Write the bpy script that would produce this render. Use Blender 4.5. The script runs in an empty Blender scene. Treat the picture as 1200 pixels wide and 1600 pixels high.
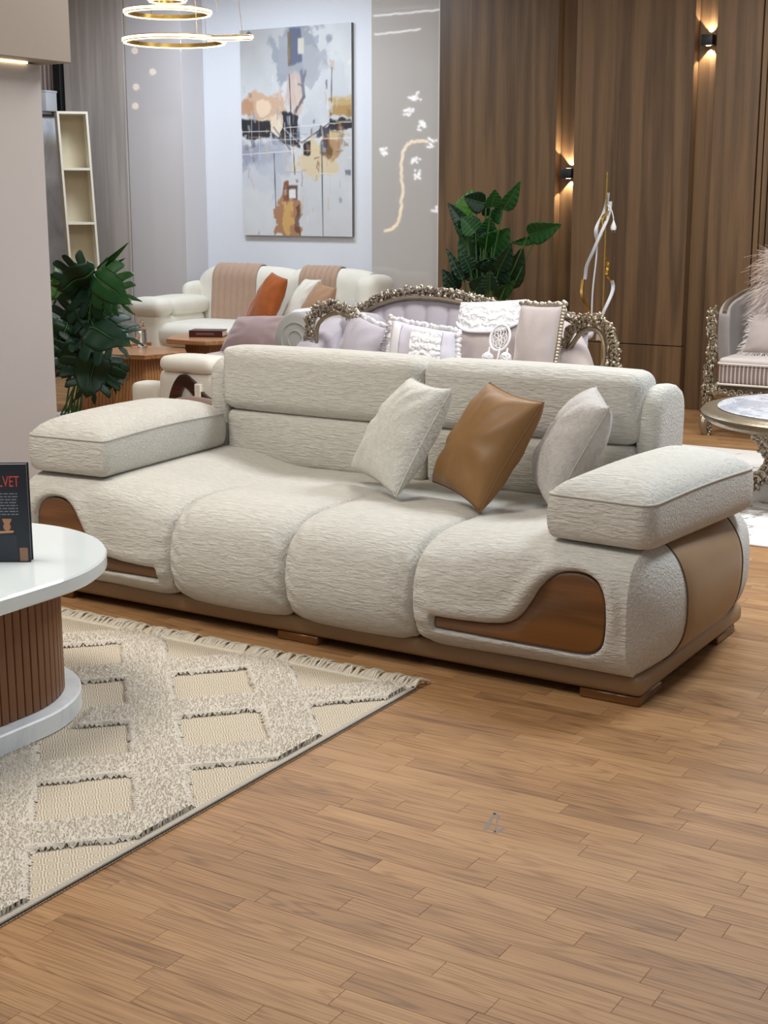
import bpy, bmesh, math, random
import numpy as np
from mathutils import Vector, Matrix

# ------------------------------------------------------------------ camera, world, lights
SC = bpy.context.scene
COL = SC.collection
PI = math.pi
def R(d): return math.radians(d)
def lin(c):
    return tuple(((v/255)/12.92 if v/255 <= .04045 else ((v/255+.055)/1.055)**2.4) for v in c)

CAM_H, FPX = 1.55, 2230.0
PITCH, YAW = math.atan(490/2230.0), R(31.5)
cd = bpy.data.cameras.new('camera')
cd.sensor_fit = 'VERTICAL'; cd.sensor_height = 36.0; cd.lens = 36.0*FPX/1600.0
cd.clip_start = .05; cd.clip_end = 100
cam = bpy.data.objects.new('camera', cd); COL.objects.link(cam)
cam.location = (0, 0, CAM_H); cam.rotation_euler = (PI/2-PITCH, 0, YAW)
SC.camera = cam
SC.view_settings.view_transform = 'Standard'; SC.view_settings.look = 'None'
SC.view_settings.gamma = 1.0; SC.view_settings.use_curve_mapping = False
SC.view_settings.exposure = 0.15

W = bpy.data.worlds.new('world'); SC.world = W; W.use_nodes = True
W.node_tree.nodes['Background'].inputs[0].default_value = (.92, .96, 1.0, 1)
W.node_tree.nodes['Background'].inputs[1].default_value = .22

def area(name, loc, sx, sy, power, col, rot=(0, 0, 0), spread=180):
    l = bpy.data.lights.new(name, 'AREA'); l.shape = 'RECTANGLE'; l.size = sx; l.size_y = sy
    l.energy = power; l.color = col; l.spread = R(spread)
    o = bpy.data.objects.new(name, l); COL.objects.link(o); o.location = loc; o.rotation_euler = rot
    return o
WARM, NEUT, COOL = (1, .945, .865), (1, .985, .96), (.82, .91, 1.0)
area('overhead_light', (-3.7, 2.5, 3.42), 1.5, .9, 74, WARM)
area('overhead_light', (-.7, 6.1, 3.42), .9, .9, 88, COOL, spread=140)
area('overhead_light', (-1.3, 1.6, 3.42), 1.0, .8, 26, COOL)  # added fill lamp that brightens the front faces of the sofa
area('overhead_light', (-3.6, 6.2, 3.42), 1.4, .8, 60, NEUT)
area('overhead_light', (-7.2, 8.85, 3.42), 1.8, .5, 68, COOL)
area('overhead_light', (-5.6, 4.4, 3.42), 1.0, .8, 45, WARM)
area('overhead_light', (-2.6, 8.3, 3.42), 1.2, .6, 50, NEUT)

# ------------------------------------------------------------------ mesh helpers
class MB:
    def __init__(s): s.v = []; s.f = []; s.n = 0
    def add(s, v, f):
        v = np.asarray(v, float).reshape(-1, 3); s.v.append(v)
        s.f.extend([tuple(int(i)+s.n for i in q) for q in f]); s.n += len(v); return s
    def grid(s, P, cu=False, cv=False, flip=False):
        P = np.asarray(P, float); nu, nv = P.shape[:2]; f = []
        for i in range(nu if cu else nu-1):
            for j in range(nv if cv else nv-1):
                a, b, c, d = i*nv+j, ((i+1) % nu)*nv+j, ((i+1) % nu)*nv+(j+1) % nv, i*nv+(j+1) % nv
                f.append((d, c, b, a) if flip else (a, b, c, d))
        return s.add(P.reshape(-1, 3), f)
    def box(s, x0, x1, y0, y1, z0, z1):
        v = [(x, y, z) for z in (z0, z1) for x, y in ((x0, y0), (x1, y0), (x1, y1), (x0, y1))]
        return s.add(v, [(3, 2, 1, 0), (4, 5, 6, 7), (0, 1, 5, 4), (1, 2, 6, 5), (2, 3, 7, 6), (3, 0, 4, 7)])
    def rbox(s, x0, x1, y0, y1, z0, z1, r=.01, seg=2):
        bm = bmesh.new(); bmesh.ops.create_cube(bm, size=1)
        for q in bm.verts: q.co = ((x0+x1)/2+q.co.x*(x1-x0), (y0+y1)/2+q.co.y*(y1-y0), (z0+z1)/2+q.co.z*(z1-z0))
        bmesh.ops.bevel(bm, geom=bm.edges[:], offset=r, segments=seg, profile=.5, affect='EDGES')
        return s.bm(bm)
    def bm(s, bm):
        bm.verts.ensure_lookup_table(); bm.verts.index_update()
        s.add([q.co[:] for q in bm.verts], [[q.index for q in f.verts] for f in bm.faces]); bm.free(); return s
    def puff(s, x0, x1, y0, y1, z0, z1, r=.05, b=(.02, .02, .02), n=18):
        c = np.array([(x0+x1)/2, (y0+y1)/2, (z0+z1)/2]); h = np.array([x1-x0, y1-y0, z1-z0])/2
        r = min(r, h.min()*.98); t = np.sin(np.linspace(-1, 1, n+1)*PI/2)
        U, V = np.meshgrid(t, t, indexing='ij')
        bm = bmesh.new()
        for ax in range(3):
            for sg in (-1, 1):
                q = np.zeros((n+1, n+1, 3)); q[..., ax] = sg; q[..., (ax+1) % 3] = U; q[..., (ax+2) % 3] = V
                P = q*h; inn = np.clip(P, -(h-r), h-r); d = P-inn
                P = inn+r*d/np.maximum(np.linalg.norm(d, axis=-1, keepdims=True), 1e-9)
                k = P/h; Pn = P.copy()
                for a in range(3):
                    Pn[..., a] += np.sign(k[..., a])*np.abs(k[..., a])**3*b[a]*(1-k[..., (a+1) % 3]**2)*(1-k[..., (a+2) % 3]**2)
                Pn += c
                vs = [[bm.verts.new(Pn[i, j]) for j in range(n+1)] for i in range(n+1)]
                for i in range(n):
                    for j in range(n):
                        f = [vs[i][j], vs[i+1][j], vs[i+1][j+1], vs[i][j+1]]
                        bm.faces.new(f if sg > 0 else f[::-1])
        bmesh.ops.remove_doubles(bm, verts=bm.verts[:], dist=1e-6)
        return s.bm(bm)
    def tube(s, P, r, n=8, closed=False, cap=True):
        P = np.asarray(P, float); m = len(P)
        r = np.full(m, r) if np.isscalar(r) else np.asarray(r)
        T = np.roll(P, -1, 0)-np.roll(P, 1, 0) if closed else np.gradient(P, axis=0)
        T /= np.maximum(np.linalg.norm(T, axis=1, keepdims=True), 1e-12)
        u = np.cross(T[0], (0, 0, 1.)); u = u if np.linalg.norm(u) > 1e-3 else np.cross(T[0], (1., 0, 0))
        G = np.zeros((m, n, 3)); a = np.arange(n)*2*PI/n
        for i in range(m):
            u = u-T[i]*u.dot(T[i]); u /= np.linalg.norm(u); w = np.cross(T[i], u)
            G[i] = P[i]+r[i]*(np.cos(a)[:, None]*u+np.sin(a)[:, None]*w)
        b = s.n; s.grid(G, cu=closed, cv=True)
        if cap and not closed:
            s.f.append(tuple(b+i for i in range(n))); s.f.append(tuple(b+(m-1)*n+i for i in range(n))[::-1])
        return s
    def lathe(s, prof, c=(0, 0, 0), n=24):
        a = np.arange(n)*2*PI/n; p = np.asarray(prof, float)
        G = np.stack([np.outer(p[:, 0], np.cos(a))+c[0], np.outer(p[:, 0], np.sin(a))+c[1], np.repeat(p[:, 1:2], n, 1)+c[2]], -1)
        return s.grid(G, cv=True, flip=True)
    def prism(s, O, lv, ax='z', cap0=True, cap1=True):
        """rings of a closed outline O (n,2), each level (inset, height); ax says where (a,b,h) go"""
        O = np.asarray(O, float); n = len(O)
        T = np.roll(O, -1, 0)-np.roll(O, 1, 0); T /= np.maximum(np.linalg.norm(T, axis=1, keepdims=True), 1e-12)
        A = .5*np.sum(O[:, 0]*np.roll(O[:, 1], -1)-np.roll(O[:, 0], -1)*O[:, 1])
        Nn = np.stack([-T[:, 1], T[:, 0]], 1)*(1 if A > 0 else -1)
        G = np.zeros((len(lv), n, 3))
        for i, (o, h) in enumerate(lv):
            q = O+Nn*o; G[i, :, 0] = q[:, 0]; G[i, :, 1] = q[:, 1]; G[i, :, 2] = h
        mp = {'z': (0, 1, 2), 'x': (2, 0, 1), 'y': (0, 2, 1)}[ax]
        G = G[..., list(mp)]; b = s.n; s.grid(G, cv=True, flip=True)
        if cap0: s.f.append(tuple(b+i for i in range(n)))
        if cap1: s.f.append(tuple(b+(len(lv)-1)*n+i for i in range(n))[::-1])
        return s
    def blob(s, c, r, lvl=1, rot=None):
        bm = bmesh.new(); bmesh.ops.create_icosphere(bm, subdivisions=lvl, radius=1)
        M = (rot.to_matrix() if rot is not None else Matrix.Identity(3))
        for q in bm.verts: q.co = M @ Vector((q.co.x*r[0], q.co.y*r[1], q.co.z*r[2]))+Vector(c)
        return s.bm(bm)
    def xf(s, M):
        for i, v in enumerate(s.v): s.v[i] = v @ np.array(M.to_3x3()).T+np.array(M.translation)
        return s
    def data(s): return np.concatenate(s.v)
    def build(s, name, mat, parent=None, ang=40, recalc=False, origin=None):
        V = s.data()
        if origin is None and parent is None:
            origin = ((V[:, 0].min()+V[:, 0].max())/2, (V[:, 1].min()+V[:, 1].max())/2, V[:, 2].min())
        if origin is not None: V = V-np.array(origin)
        me = bpy.data.meshes.new(name); me.from_pydata(V.tolist(), [], s.f)
        if recalc:
            bm = bmesh.new(); bm.from_mesh(me); bmesh.ops.remove_doubles(bm, verts=bm.verts[:], dist=1e-6)
            bmesh.ops.recalc_face_normals(bm, faces=bm.faces[:]); bm.to_mesh(me); bm.free()
        me.update()
        if ang: me.shade_smooth(); me.set_sharp_from_angle(angle=R(ang))
        me.materials.append(mat)
        o = bpy.data.objects.new(name, me); COL.objects.link(o)
        if origin is not None: o.location = origin
        if parent is not None: o.parent = parent
        return o

def tag(o, label=None, cat=None, group=None, kind=None):
    if label: o['label'] = label
    if cat: o['category'] = cat
    if group: o['group'] = group
    if kind: o['kind'] = kind
    return o
def thing(name, label, cat, loc=(0, 0, 0), rz=0, group=None):
    o = bpy.data.objects.new(name, None); COL.objects.link(o); o.empty_display_size = .05
    o.location = loc; o.rotation_euler = (0, 0, rz)
    return tag(o, label, cat, group)
def copy_tree(o, parent=None):
    c = o.copy(); COL.objects.link(c)
    if parent is not None: c.parent = parent
    for ch in o.children: copy_tree(ch, c)
    return c
def crom(P, n, closed=False):
    P = np.asarray(P, float)
    Q = np.vstack([P[-1:], P, P[:2]]) if closed else np.vstack([2*P[0]-P[1], P, 2*P[-1]-P[-2]])
    m = len(P) if closed else len(P)-1
    t = np.linspace(0, m, n, endpoint=not closed); i = np.minimum(t.astype(int), m-1); f = (t-i)[:, None]
    a, b, c, d = Q[i], Q[i+1], Q[i+2], Q[i+3]
    return .5*((2*b)+(c-a)*f+(2*a-5*b+4*c-d)*f**2+(3*b-a-3*c+d)*f**3)
def resample(P, n, closed=True):
    P = np.asarray(P, float); Q = np.vstack([P, P[:1]]) if closed else P
    d = np.r_[0, np.cumsum(np.linalg.norm(np.diff(Q, axis=0), axis=1))]
    t = np.linspace(0, d[-1], n, endpoint=not closed)
    return np.stack([np.interp(t, d, Q[:, k]) for k in range(Q.shape[1])], 1)
def rpoly(P, r, n=6):
    """polygon with rounded corners (r: number or one per corner)"""
    P = [np.array(p, float) for p in P]; o = []
    for i, p in enumerate(P):
        a, b = P[i-1]-p, P[(i+1) % len(P)]-p; la, lb = np.linalg.norm(a), np.linalg.norm(b)
        k = min(r if np.isscalar(r) else r[i], la*.48, lb*.48); s, e = p+a/la*k, p+b/lb*k
        for t in np.linspace(0, 1, n): o.append((1-t)**2*s+2*t*(1-t)*p+t*t*e)
    return np.array(o)
def sst(a, b, x):
    t = np.clip((x-a)/(b-a), 0, 1); return t*t*(3-2*t)
def vnoise(x, y, seed=0):
    x, y = np.asarray(x, float), np.asarray(y, float)
    xi, yi = np.floor(x).astype(int), np.floor(y).astype(int); fx, fy = x-xi, y-yi
    fx, fy = fx*fx*(3-2*fx), fy*fy*(3-2*fy)
    def h(i, j):
        n = (i*374761393+j*668265263+seed*974634) & 0x7fffffff; n = ((n ^ (n >> 13))*1274126177) & 0x7fffffff
        return ((n ^ (n >> 16)) & 0xffff)/65535.0
    return (h(xi, yi)*(1-fx)+h(xi+1, yi)*fx)*(1-fy)+(h(xi, yi+1)*(1-fx)+h(xi+1, yi+1)*fx)*fy
def fbm(x, y, seed=0, o=4):
    return sum(vnoise(x*2**k, y*2**k, seed+k)*.5**k for k in range(o))/(2-.5**(o-1))

# ------------------------------------------------------------------ materials
class NT:
    def __init__(s, name):
        s.m = bpy.data.materials.new(name); s.m.use_nodes = True; s.t = s.m.node_tree
        s.b = s.t.nodes['Principled BSDF']
    def n(s, t, ins=None, **kw):
        q = s.t.nodes.new('ShaderNode'+t)
        for k, v in kw.items(): setattr(q, k, v)
        for k, v in (ins or {}).items(): s.set(q, k, v)
        return q
    def set(s, q, k, v):
        if hasattr(v, 'outputs'): v = v.outputs[0]
        if isinstance(v, bpy.types.NodeSocket): s.t.links.new(v, q.inputs[k])
        else: q.inputs[k].default_value = v
    def P(s, **kw):
        for k, v in kw.items(): s.set(s.b, k.replace('_', ' '), (tuple(v)+(1,))[:4] if isinstance(v, tuple) and k.endswith(('Color', 'Tint')) else v)
        return s
    def co(s, sc=(1, 1, 1), attr=None, loc=(0, 0, 0), gen=False):
        if attr: src = s.n('Attribute', attribute_name=attr).outputs['Vector']
        else: src = s.n('TexCoord').outputs['Generated' if gen else 'Object']
        return s.n('Mapping', {'Vector': src, 'Scale': sc, 'Location': loc})
    def noise(s, vec, scale=1, detail=3, rough=.5, dist=0):
        return s.n('TexNoise', {'Vector': vec, 'Scale': scale, 'Detail': detail, 'Roughness': rough, 'Distortion': dist})
    def math(s, op, a, b=0, c=0):
        return s.n('Math', {0: a, 1: b, 2: c}, operation=op)
    def ramp(s, fac, stops, interp='LINEAR'):
        q = s.n('ValToRGB', {'Fac': fac}); e = q.color_ramp; e.interpolation = interp
        for i, (p, c) in enumerate(stops):
            el = e.elements[i] if i < 2 else e.elements.new(p)
            el.position = p; el.color = (tuple(c)+(1,))[:4] if not np.isscalar(c) else (c, c, c, 1)
        return q
    def mix(s, f, a, b, mode='MIX'):
        q = s.n('Mix', data_type='RGBA', blend_type=mode)
        for i, v in ((0, f), (6, a), (7, b)):
            s.set(q, i, (tuple(v)+(1,))[:4] if isinstance(v, tuple) else v)
        return q.outputs[2]
    def bump(s, h, strength=.3, dist=.01, prev=None):
        q = s.n('Bump', {'Height': h, 'Strength': strength, 'Distance': dist})
        if prev is not None: s.set(q, 'Normal', prev)
        s.set(s.b, 'Normal', q); return q

def plain(name, col, rough=.5, metal=0., **kw):
    t = NT(name); t.P(Base_Color=col, Roughness=rough, Metallic=metal, **kw); return t.m
def paint(name, col, rough=.6, bump=.05, sc=60):
    t = NT(name); n = t.noise(t.co((1, 1, 1)), sc, 3)
    t.P(Base_Color=t.mix(n, tuple(np.array(col)*.97), tuple(np.minimum(np.array(col)*1.02, 1))), Roughness=rough); t.bump(n, bump, .003); return t.m
def fabric(name, col, sc=(18, 90, 90), bump=.6, var=.10, dist=.006, rough=.92):
    t = NT(name); c = t.co(sc); n = t.noise(c, 1, 3, .6, .6); f = t.noise(t.co(), 420, 2)
    r = t.ramp(n, [(.3, tuple(np.array(col)*(1-var))), (.7, tuple(np.array(col)*(1+var*.5)))])
    t.P(Base_Color=t.mix(.2, r.outputs[0], t.ramp(f, [(.3, tuple(np.array(col)*.85)), (.7, tuple(np.minimum(np.array(col)*1.1, 1)))]).outputs[0]),
        Roughness=rough, Sheen_Weight=.15, Specular_IOR_Level=.2)
    b = t.bump(n, bump, dist); t.bump(f, .25, .001, b); return t.m
def velvet(name, col, sheen=.6, var=.18, sc=6, bump=.15):
    t = NT(name); n = t.noise(t.co(), sc, 4, .6); f = t.noise(t.co(), 300, 2)
    t.P(Base_Color=t.mix(n, tuple(np.array(col)*(1-var)), tuple(np.minimum(np.array(col)*(1+var), 1))), Roughness=.8, Sheen_Weight=sheen,
        Sheen_Roughness=.4, Specular_IOR_Level=.2)
    b = t.bump(n, bump, .01); t.bump(f, .2, .001, b); return t.m
def leather(name, col, rough=.45):
    t = NT(name); v = t.n('TexVoronoi', {'Vector': t.co(), 'Scale': 260.}); n = t.noise(t.co(), 7, 3)
    t.P(Base_Color=t.mix(n, tuple(np.array(col)*.9), tuple(np.array(col)*1.08)), Roughness=rough)
    b = t.bump(v.outputs[0], .15, .001); t.bump(n, .1, .01, b); return t.m
def wood(name, dark, light, axis='z', freq=1.0, rough=.4, lines=14, attr=None, coat=0., relief=.12, ratio=10):
    t = NT(name); lo, hi = 9*freq/ratio, 9*freq
    k = {'x': (lo, hi, hi), 'y': (hi, lo, hi), 'z': (hi, hi, lo)}[axis]
    c = t.co(k, attr=attr); n = t.noise(c, 1, 2, .5, .25)
    w = t.math('SINE', t.math('MULTIPLY', n, lines*6.28)); w = t.math('MULTIPLY_ADD', w, .5, .5)
    kf = {'x': (5, 170, 170), 'y': (170, 5, 170), 'z': (170, 170, 5)}[axis]
    f = t.noise(t.co(tuple(q*freq for q in kf), attr=attr), 1, 3, .6)
    g = t.noise(t.co(tuple(q*.35 for q in k), attr=attr), 1, 2)
    a = t.math('MULTIPLY_ADD', w, .33, t.math('MULTIPLY_ADD', f, .42, t.math('MULTIPLY', g, .3)))
    r = t.ramp(a, [(.28, dark), (.72, light)])
    t.P(Base_Color=r, Roughness=rough, Coat_Weight=coat); t.bump(a, relief, .002); return t.m
def metal(name, col, rough=.3):
    t = NT(name); n = t.noise(t.co(), 40, 3); t.P(Base_Color=col, Metallic=1., Roughness=t.math('MULTIPLY_ADD', n, .2, rough-.1)); return t.m
def emit(name, col, s):
    t = NT(name); t.P(Base_Color=col, Emission_Color=col, Emission_Strength=float(s)); return t.m
def glass(name, col=(1, 1, 1), rough=.02):
    t = NT(name); t.P(Base_Color=col, Roughness=rough, Transmission_Weight=1., IOR=1.45); return t.m
def leafmat(name, dark, light):
    t = NT(name); n = t.noise(t.co(), 14, 3)
    t.P(Base_Color=t.mix(n, dark, light), Roughness=.45, Specular_IOR_Level=.4); t.bump(n, .15, .004); return t.m

M = {}
M['sofa'] = fabric('sofa_chenille', lin((207, 203, 193)), (22, 112, 112), 1.0, .15, .009)
M['sofa_pillow'] = fabric('pillow_chenille', lin((208, 206, 196)), (60, 60, 60), .8, .12, .008)
M['sofa_pillow_grey'] = fabric('pillow_grey_chenille', lin((190, 184, 178)), (55, 55, 55), .8, .12, .008)
M['tan'] = leather('tan_leather', lin((144, 115, 82)))
M['tan_pillow'] = leather('tan_pillow_leather', lin((132, 95, 50)), .5)
M['walnut'] = wood('walnut_veneer', lin((88, 54, 24)), lin((126, 81, 38)), 'x', .9, .3, 3, coat=.2)
M['band_seam'] = plain('band_seam', lin((100, 74, 48)), .6)
M['piping'] = plain('dark_piping', lin((84, 58, 38)), .6)
M['seam'] = fabric('sofa_seam', lin((186, 181, 170)), bump=.2)
M['white'] = paint('white_paint', lin((226, 229, 236)), .55)
M['greige'] = plain('greige_gloss_panel', lin((190, 184, 178)), .03, Specular_IOR_Level=.75, Coat_Weight=.35, Coat_Roughness=.02)
M['greige_reflect'] = plain('reflect_gloss_panel', lin((208, 204, 206)), .03, Specular_IOR_Level=.75, Coat_Weight=.35, Coat_Roughness=.02)  # copy of the gloss panel, lightened to put reflected brightness into its colour
M['greige_matt'] = paint('greige_paint', lin((150, 147, 143)), .5)
M['partition'] = plain('partition_satin', lin((186, 180, 177)), .22, Specular_IOR_Level=.5)
M['partition_up'] = paint('partition_upper', lin((152, 141, 129)), .45)
M['black'] = plain('black_metal', lin((22, 24, 28)), .45)
M['gloss_white'] = plain('white_lacquer', lin((226, 234, 234)), .08, Coat_Weight=.4, Coat_Roughness=.03)

# ------------------------------------------------------------------ the room
def struct(o): return tag(o, kind='structure')
M['panel_wood'] = wood('wall_oak_veneer', lin((80, 60, 41)), lin((118, 91, 63)), 'z', .6, .42, 4, relief=.05, ratio=22)
M['grey_wood'] = wood('grey_ash_veneer', lin((172, 163, 158)), lin((198, 189, 183)), 'z', .7, .5, 4, relief=.04, ratio=20)
M['white_trim'] = paint('trim_white', lin((225, 222, 216)), .4)
YB = 10.30
# floor: a dark bed with oak strips laid on it
t = NT('oak_strip')
c1 = t.co((.8, 13, 1), attr='gc'); n1 = t.noise(c1, 1, 2, .5, .3)
w = t.math('MULTIPLY_ADD', t.math('SINE', t.math('MULTIPLY', n1, 105.)), .5, .5); w = t.math('POWER', w, 2.6)
f = t.noise(t.co((4.5, 250, 1), attr='gc'), 1, 3, .65); g = t.noise(t.co((2.2, 8, 1), attr='gc'), 1, 3)
tone = t.n('Attribute', attribute_name='tone').outputs['Fac']
a = t.math('MULTIPLY_ADD', w, -.17, t.math('MULTIPLY_ADD', f, .52, t.math('MULTIPLY_ADD', g, .30, t.math('MULTIPLY_ADD', tone, .17, .09))))
r = t.ramp(a, [(.2, lin((98, 69, 43))), (.5, lin((153, 113, 74))), (.8, lin((184, 144, 100)))])
wear = t.noise(t.co((1, 1, 1), loc=(3, 1, 0)), 1.3, 4, .6)
t.P(Base_Color=t.mix(t.ramp(wear, [(.5, 0.), (.75, .22)]).outputs[0], r.outputs[0], lin((128, 108, 88))), Roughness=t.math('MULTIPLY_ADD', f, .12, .40), Specular_IOR_Level=.3)
t.bump(a, .12, .0015); M['oak'] = t.m
M['floor_bed'] = plain('floor_bed', lin((96, 68, 44)), .8)
FX0, FX1, FY0, FY1 = -10.6, 2.4, -.8, YB
floor = struct(MB().box(FX0, FX1, FY0, FY1, -.06, -.002).build('floor', M['floor_bed'], ang=0, origin=(0, 0, 0)))
rng = random.Random(5)
def project(x, y, z):
    c, s = math.cos(YAW), math.sin(YAW); a = x*c+y*s; fw = -x*s+y*c; up = z-CAM_H
    d = fw*math.cos(PITCH)-up*math.sin(PITCH)
    if d < .2: return (-9e9, 9e9, d)
    return (600+FPX*a/d, 800+FPX*(-fw*math.sin(PITCH)-up*math.cos(PITCH))/d, d)
strips = []; PW = .066; y = FY0; row = 0
while y < FY1-PW:
    x = FX0-rng.random()*.4
    while x < FX1:
        L = rng.choice((.28, .34, .4, .46, .52)); strips.append((max(x, FX0), min(x+L, FX1), y, y+PW, rng.random(), rng.random()*40)); x += L
    y += PW; row += 1
def strip_geo(s):
    x0, x1, y0, y1, tn, ro = s; g = .0002; e = .0006; V = []; G = []
    for k, zz in ((g, -.002), (g, -.0006), (g+e, 0.)):
        for X, Y in ((x0+k, y0+k), (x1-k, y0+k), (x1-k, y1-k), (x0+k, y1-k)):
            V.append((X, Y, zz)); G.append((X+ro*3.1, Y+ro*1.7, ro))
    F = [(8, 9, 10, 11)]
    for b in (0, 4): F += [(b+i, b+(i+1) % 4, b+4+(i+1) % 4, b+4+i) for i in range(4)]
    return V, F, G
def strip_mesh(name, lst):
    V, F, G, T = [], [], [], []
    for s in lst:
        v, f_, gq = strip_geo(s); b = len(V); V += v; G += gq; T += [s[4]]*len(v); F += [tuple(i+b for i in q) for q in f_]
    me = bpy.data.meshes.new(name); me.from_pydata(V, [], F)
    me.attributes.new('gc', 'FLOAT_VECTOR', 'POINT').data.foreach_set('vector', np.array(G, 'f').ravel())
    me.attributes.new('tone', 'FLOAT', 'POINT').data.foreach_set('value', np.array(T, 'f'))
    me.materials.append(M['oak']); return me
cand = []
for i, s in enumerate(strips):
    X, Y = (s[0]+s[1])/2, (s[2]+s[3])/2; px, py, d = project(X, Y, 0)
    hid = (X < -2.25 and 1.3 < Y < 3.85) or (-4.1 < X < -1.55 and 4.02 < Y < 6.2) or py < 690
    if -40 < px < 1240 and py < 1630 and not hid: cand.append((d, i))
near = set(i for _, i in sorted(cand)[:300])
for i in near:
    o = bpy.data.objects.new('floor_strip', strip_mesh('floor_strip', [strips[i]])); COL.objects.link(o); o.parent = floor
o = bpy.data.objects.new('far_floor_strips', strip_mesh('far_floor_strips', [s for i, s in enumerate(strips) if i not in near]))
COL.objects.link(o); o.parent = floor; o['kind'] = 'stuff'
sm = MB()
SCUFF = (((-1.524, 2.974), (-1.55, 3.075), .006), ((-1.55, 3.075), (-1.528, 3.062), .005), ((-1.532, 3.06), (-1.497, 2.974), .0025), ((-1.497, 2.970), (-1.487, 3.008), .007))
for q in SCUFF:
    P = np.array(q[:2]); dq = P[1]-P[0]; dq = np.array((-dq[1], dq[0]))/np.linalg.norm(dq)*q[2]
    A = [P0 for P0 in (np.array(q[0])-dq, np.array(q[1])-dq*.6, np.array(q[1])+dq*.6, np.array(q[0])+dq)]
    sm.add([(a_[0], a_[1], .0003) for a_ in A]+[(a_[0], a_[1], .0001) for a_ in A], [(0, 1, 2, 3), (4, 5, 1, 0), (5, 6, 2, 1), (6, 7, 3, 2), (7, 4, 0, 3)])
o = sm.build('scuff_mark', plain('scuff_grey', lin((122, 112, 102)), .6), floor, ang=0)
struct(MB().box(FX0, FX1, FY0, YB+.2, 3.5, 3.6).build('ceiling', M['white'], ang=0))

# back wall behind everything, then the cladding on it
wb = struct(MB().box(FX0, FX1, YB, YB+.15, 0, 3.5).build('wall_back', M['white'], ang=0))
struct(MB().box(FX0-.15, FX0, 6.0, YB, 0, 3.5).build('wall_left', M['greige_matt'], ang=0))
def clad(name, mat, x0, x1, y0, y1, z0=0, z1=3.5, parent=wb, r=.003):
    o = MB().rbox(x0, x1, y0, y1, z0, z1, r, 1).build(name, mat, ang=30, origin=(0, 0, 0)); o.parent = parent
    o.location = -Vector(parent.location); return o
clad('gloss_panel', M['greige_reflect'], -8.80, -8.17, 10.0, YB)
clad('grey_wood_panel', M['grey_wood'], -9.53, -8.81, 9.99, YB)
clad('dark_post', M['black'], -9.63, -9.54, 9.95, YB)
for k in range(14):
    clad('striped_batten', M['white_trim'] if k % 2 else paint('dusty_pink_batten', lin((170, 140, 135)), .5), -10.0+k*.026, -9.976+k*.026, 10.03, YB, r=.002)
clad('gloss_panel', M['greige'], -6.395, -5.755, 10.24, YB)
clad('edge_strip', M['white_trim'], -5.753, -5.738, 10.21, YB)
YP, YR = 10.19, 10.285
clad('wood_panel', M['panel_wood'], -5.735, -4.72, YP, YB)
clad('recess_panel', M['panel_wood'], -4.72, -4.57, YR, YB)
clad('wood_panel', M['panel_wood'], -4.57, -3.66, YP, YB, .478)
clad('wood_panel', M['panel_wood'], -4.57, -3.66, YP, YB, 0, .472)
clad('recess_panel', M['panel_wood'], -3.66, -3.50, YR, YB)
clad('wood_panel', M['panel_wood'], -3.50, -3.175, YP, YB)
clad('slat_backing', M['black'], -3.175, -1.4, YP+.05, YB)
for k in range(40):
    clad('wood_slat', M['panel_wood'], -3.165+k*.044, -3.165+k*.044+.036, YP, YP+.05, r=.002)
# partition on the left that runs away from the camera, with a soffit and a light strip
wp = struct(MB().rbox(-5.35, -5.0, -.8, 5.09, 0, 2.16, .004, 1).build('wall_partition', M['partition'], ang=30))
so = MB().rbox(-5.5, -4.87, -.8, 5.16, 2.165, 3.5, .004, 1).build('soffit', M['partition_up'], ang=30, origin=(0, 0, 0)); so.parent = wp; so.location = -Vector(wp.location)
ls = MB().box(-4.997, -4.990, -.6, 5.0, 2.158, 2.164).build('light_strip', emit('strip_light', (1, .82, .5), 6), ang=0, origin=(0, 0, 0)); ls.parent = wp; ls.location = -Vector(wp.location)

# wall sconces in the recesses
def sconce(x, z, lab):
    r = thing('wall_sconce', lab, 'wall lamp', (x, YR-.055, z), 0, 'black up-down wall sconces')
    MB().rbox(-.043, .043, -.05, .03, -.037, .037, .006, 2).build('lamp_body', M['black'], r)
    MB().box(-.03, .03, .03, .055, -.025, .025).build('wall_plate', M['black'], r)
    for s in (1, -1):
        MB().lathe([(.0, s*.0385), (.018, s*.0385), (.018, s*.03)], (0, -.0, 0), 16).build('lens', emit('sconce_lens', (1, .82, .55), 8), r)
        l = bpy.data.lights.new('sconce_beam', 'SPOT'); l.energy = 13; l.color = (1, .86, .64); l.spot_size = R(84); l.spot_blend = .10; l.shadow_soft_size = .006
        o = bpy.data.objects.new('sconce_beam', l); COL.objects.link(o); o.parent = r; o.location = (0, .034, s*.041)
        o.rotation_euler = (PI if s > 0 else 0, 0, 0)
sconce(-4.625, 1.735, 'black wall sconce in the recess beside the tall leafy plant')
sconce(-3.572, 2.645, 'black wall sconce high in the recess near the slatted wall')

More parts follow.
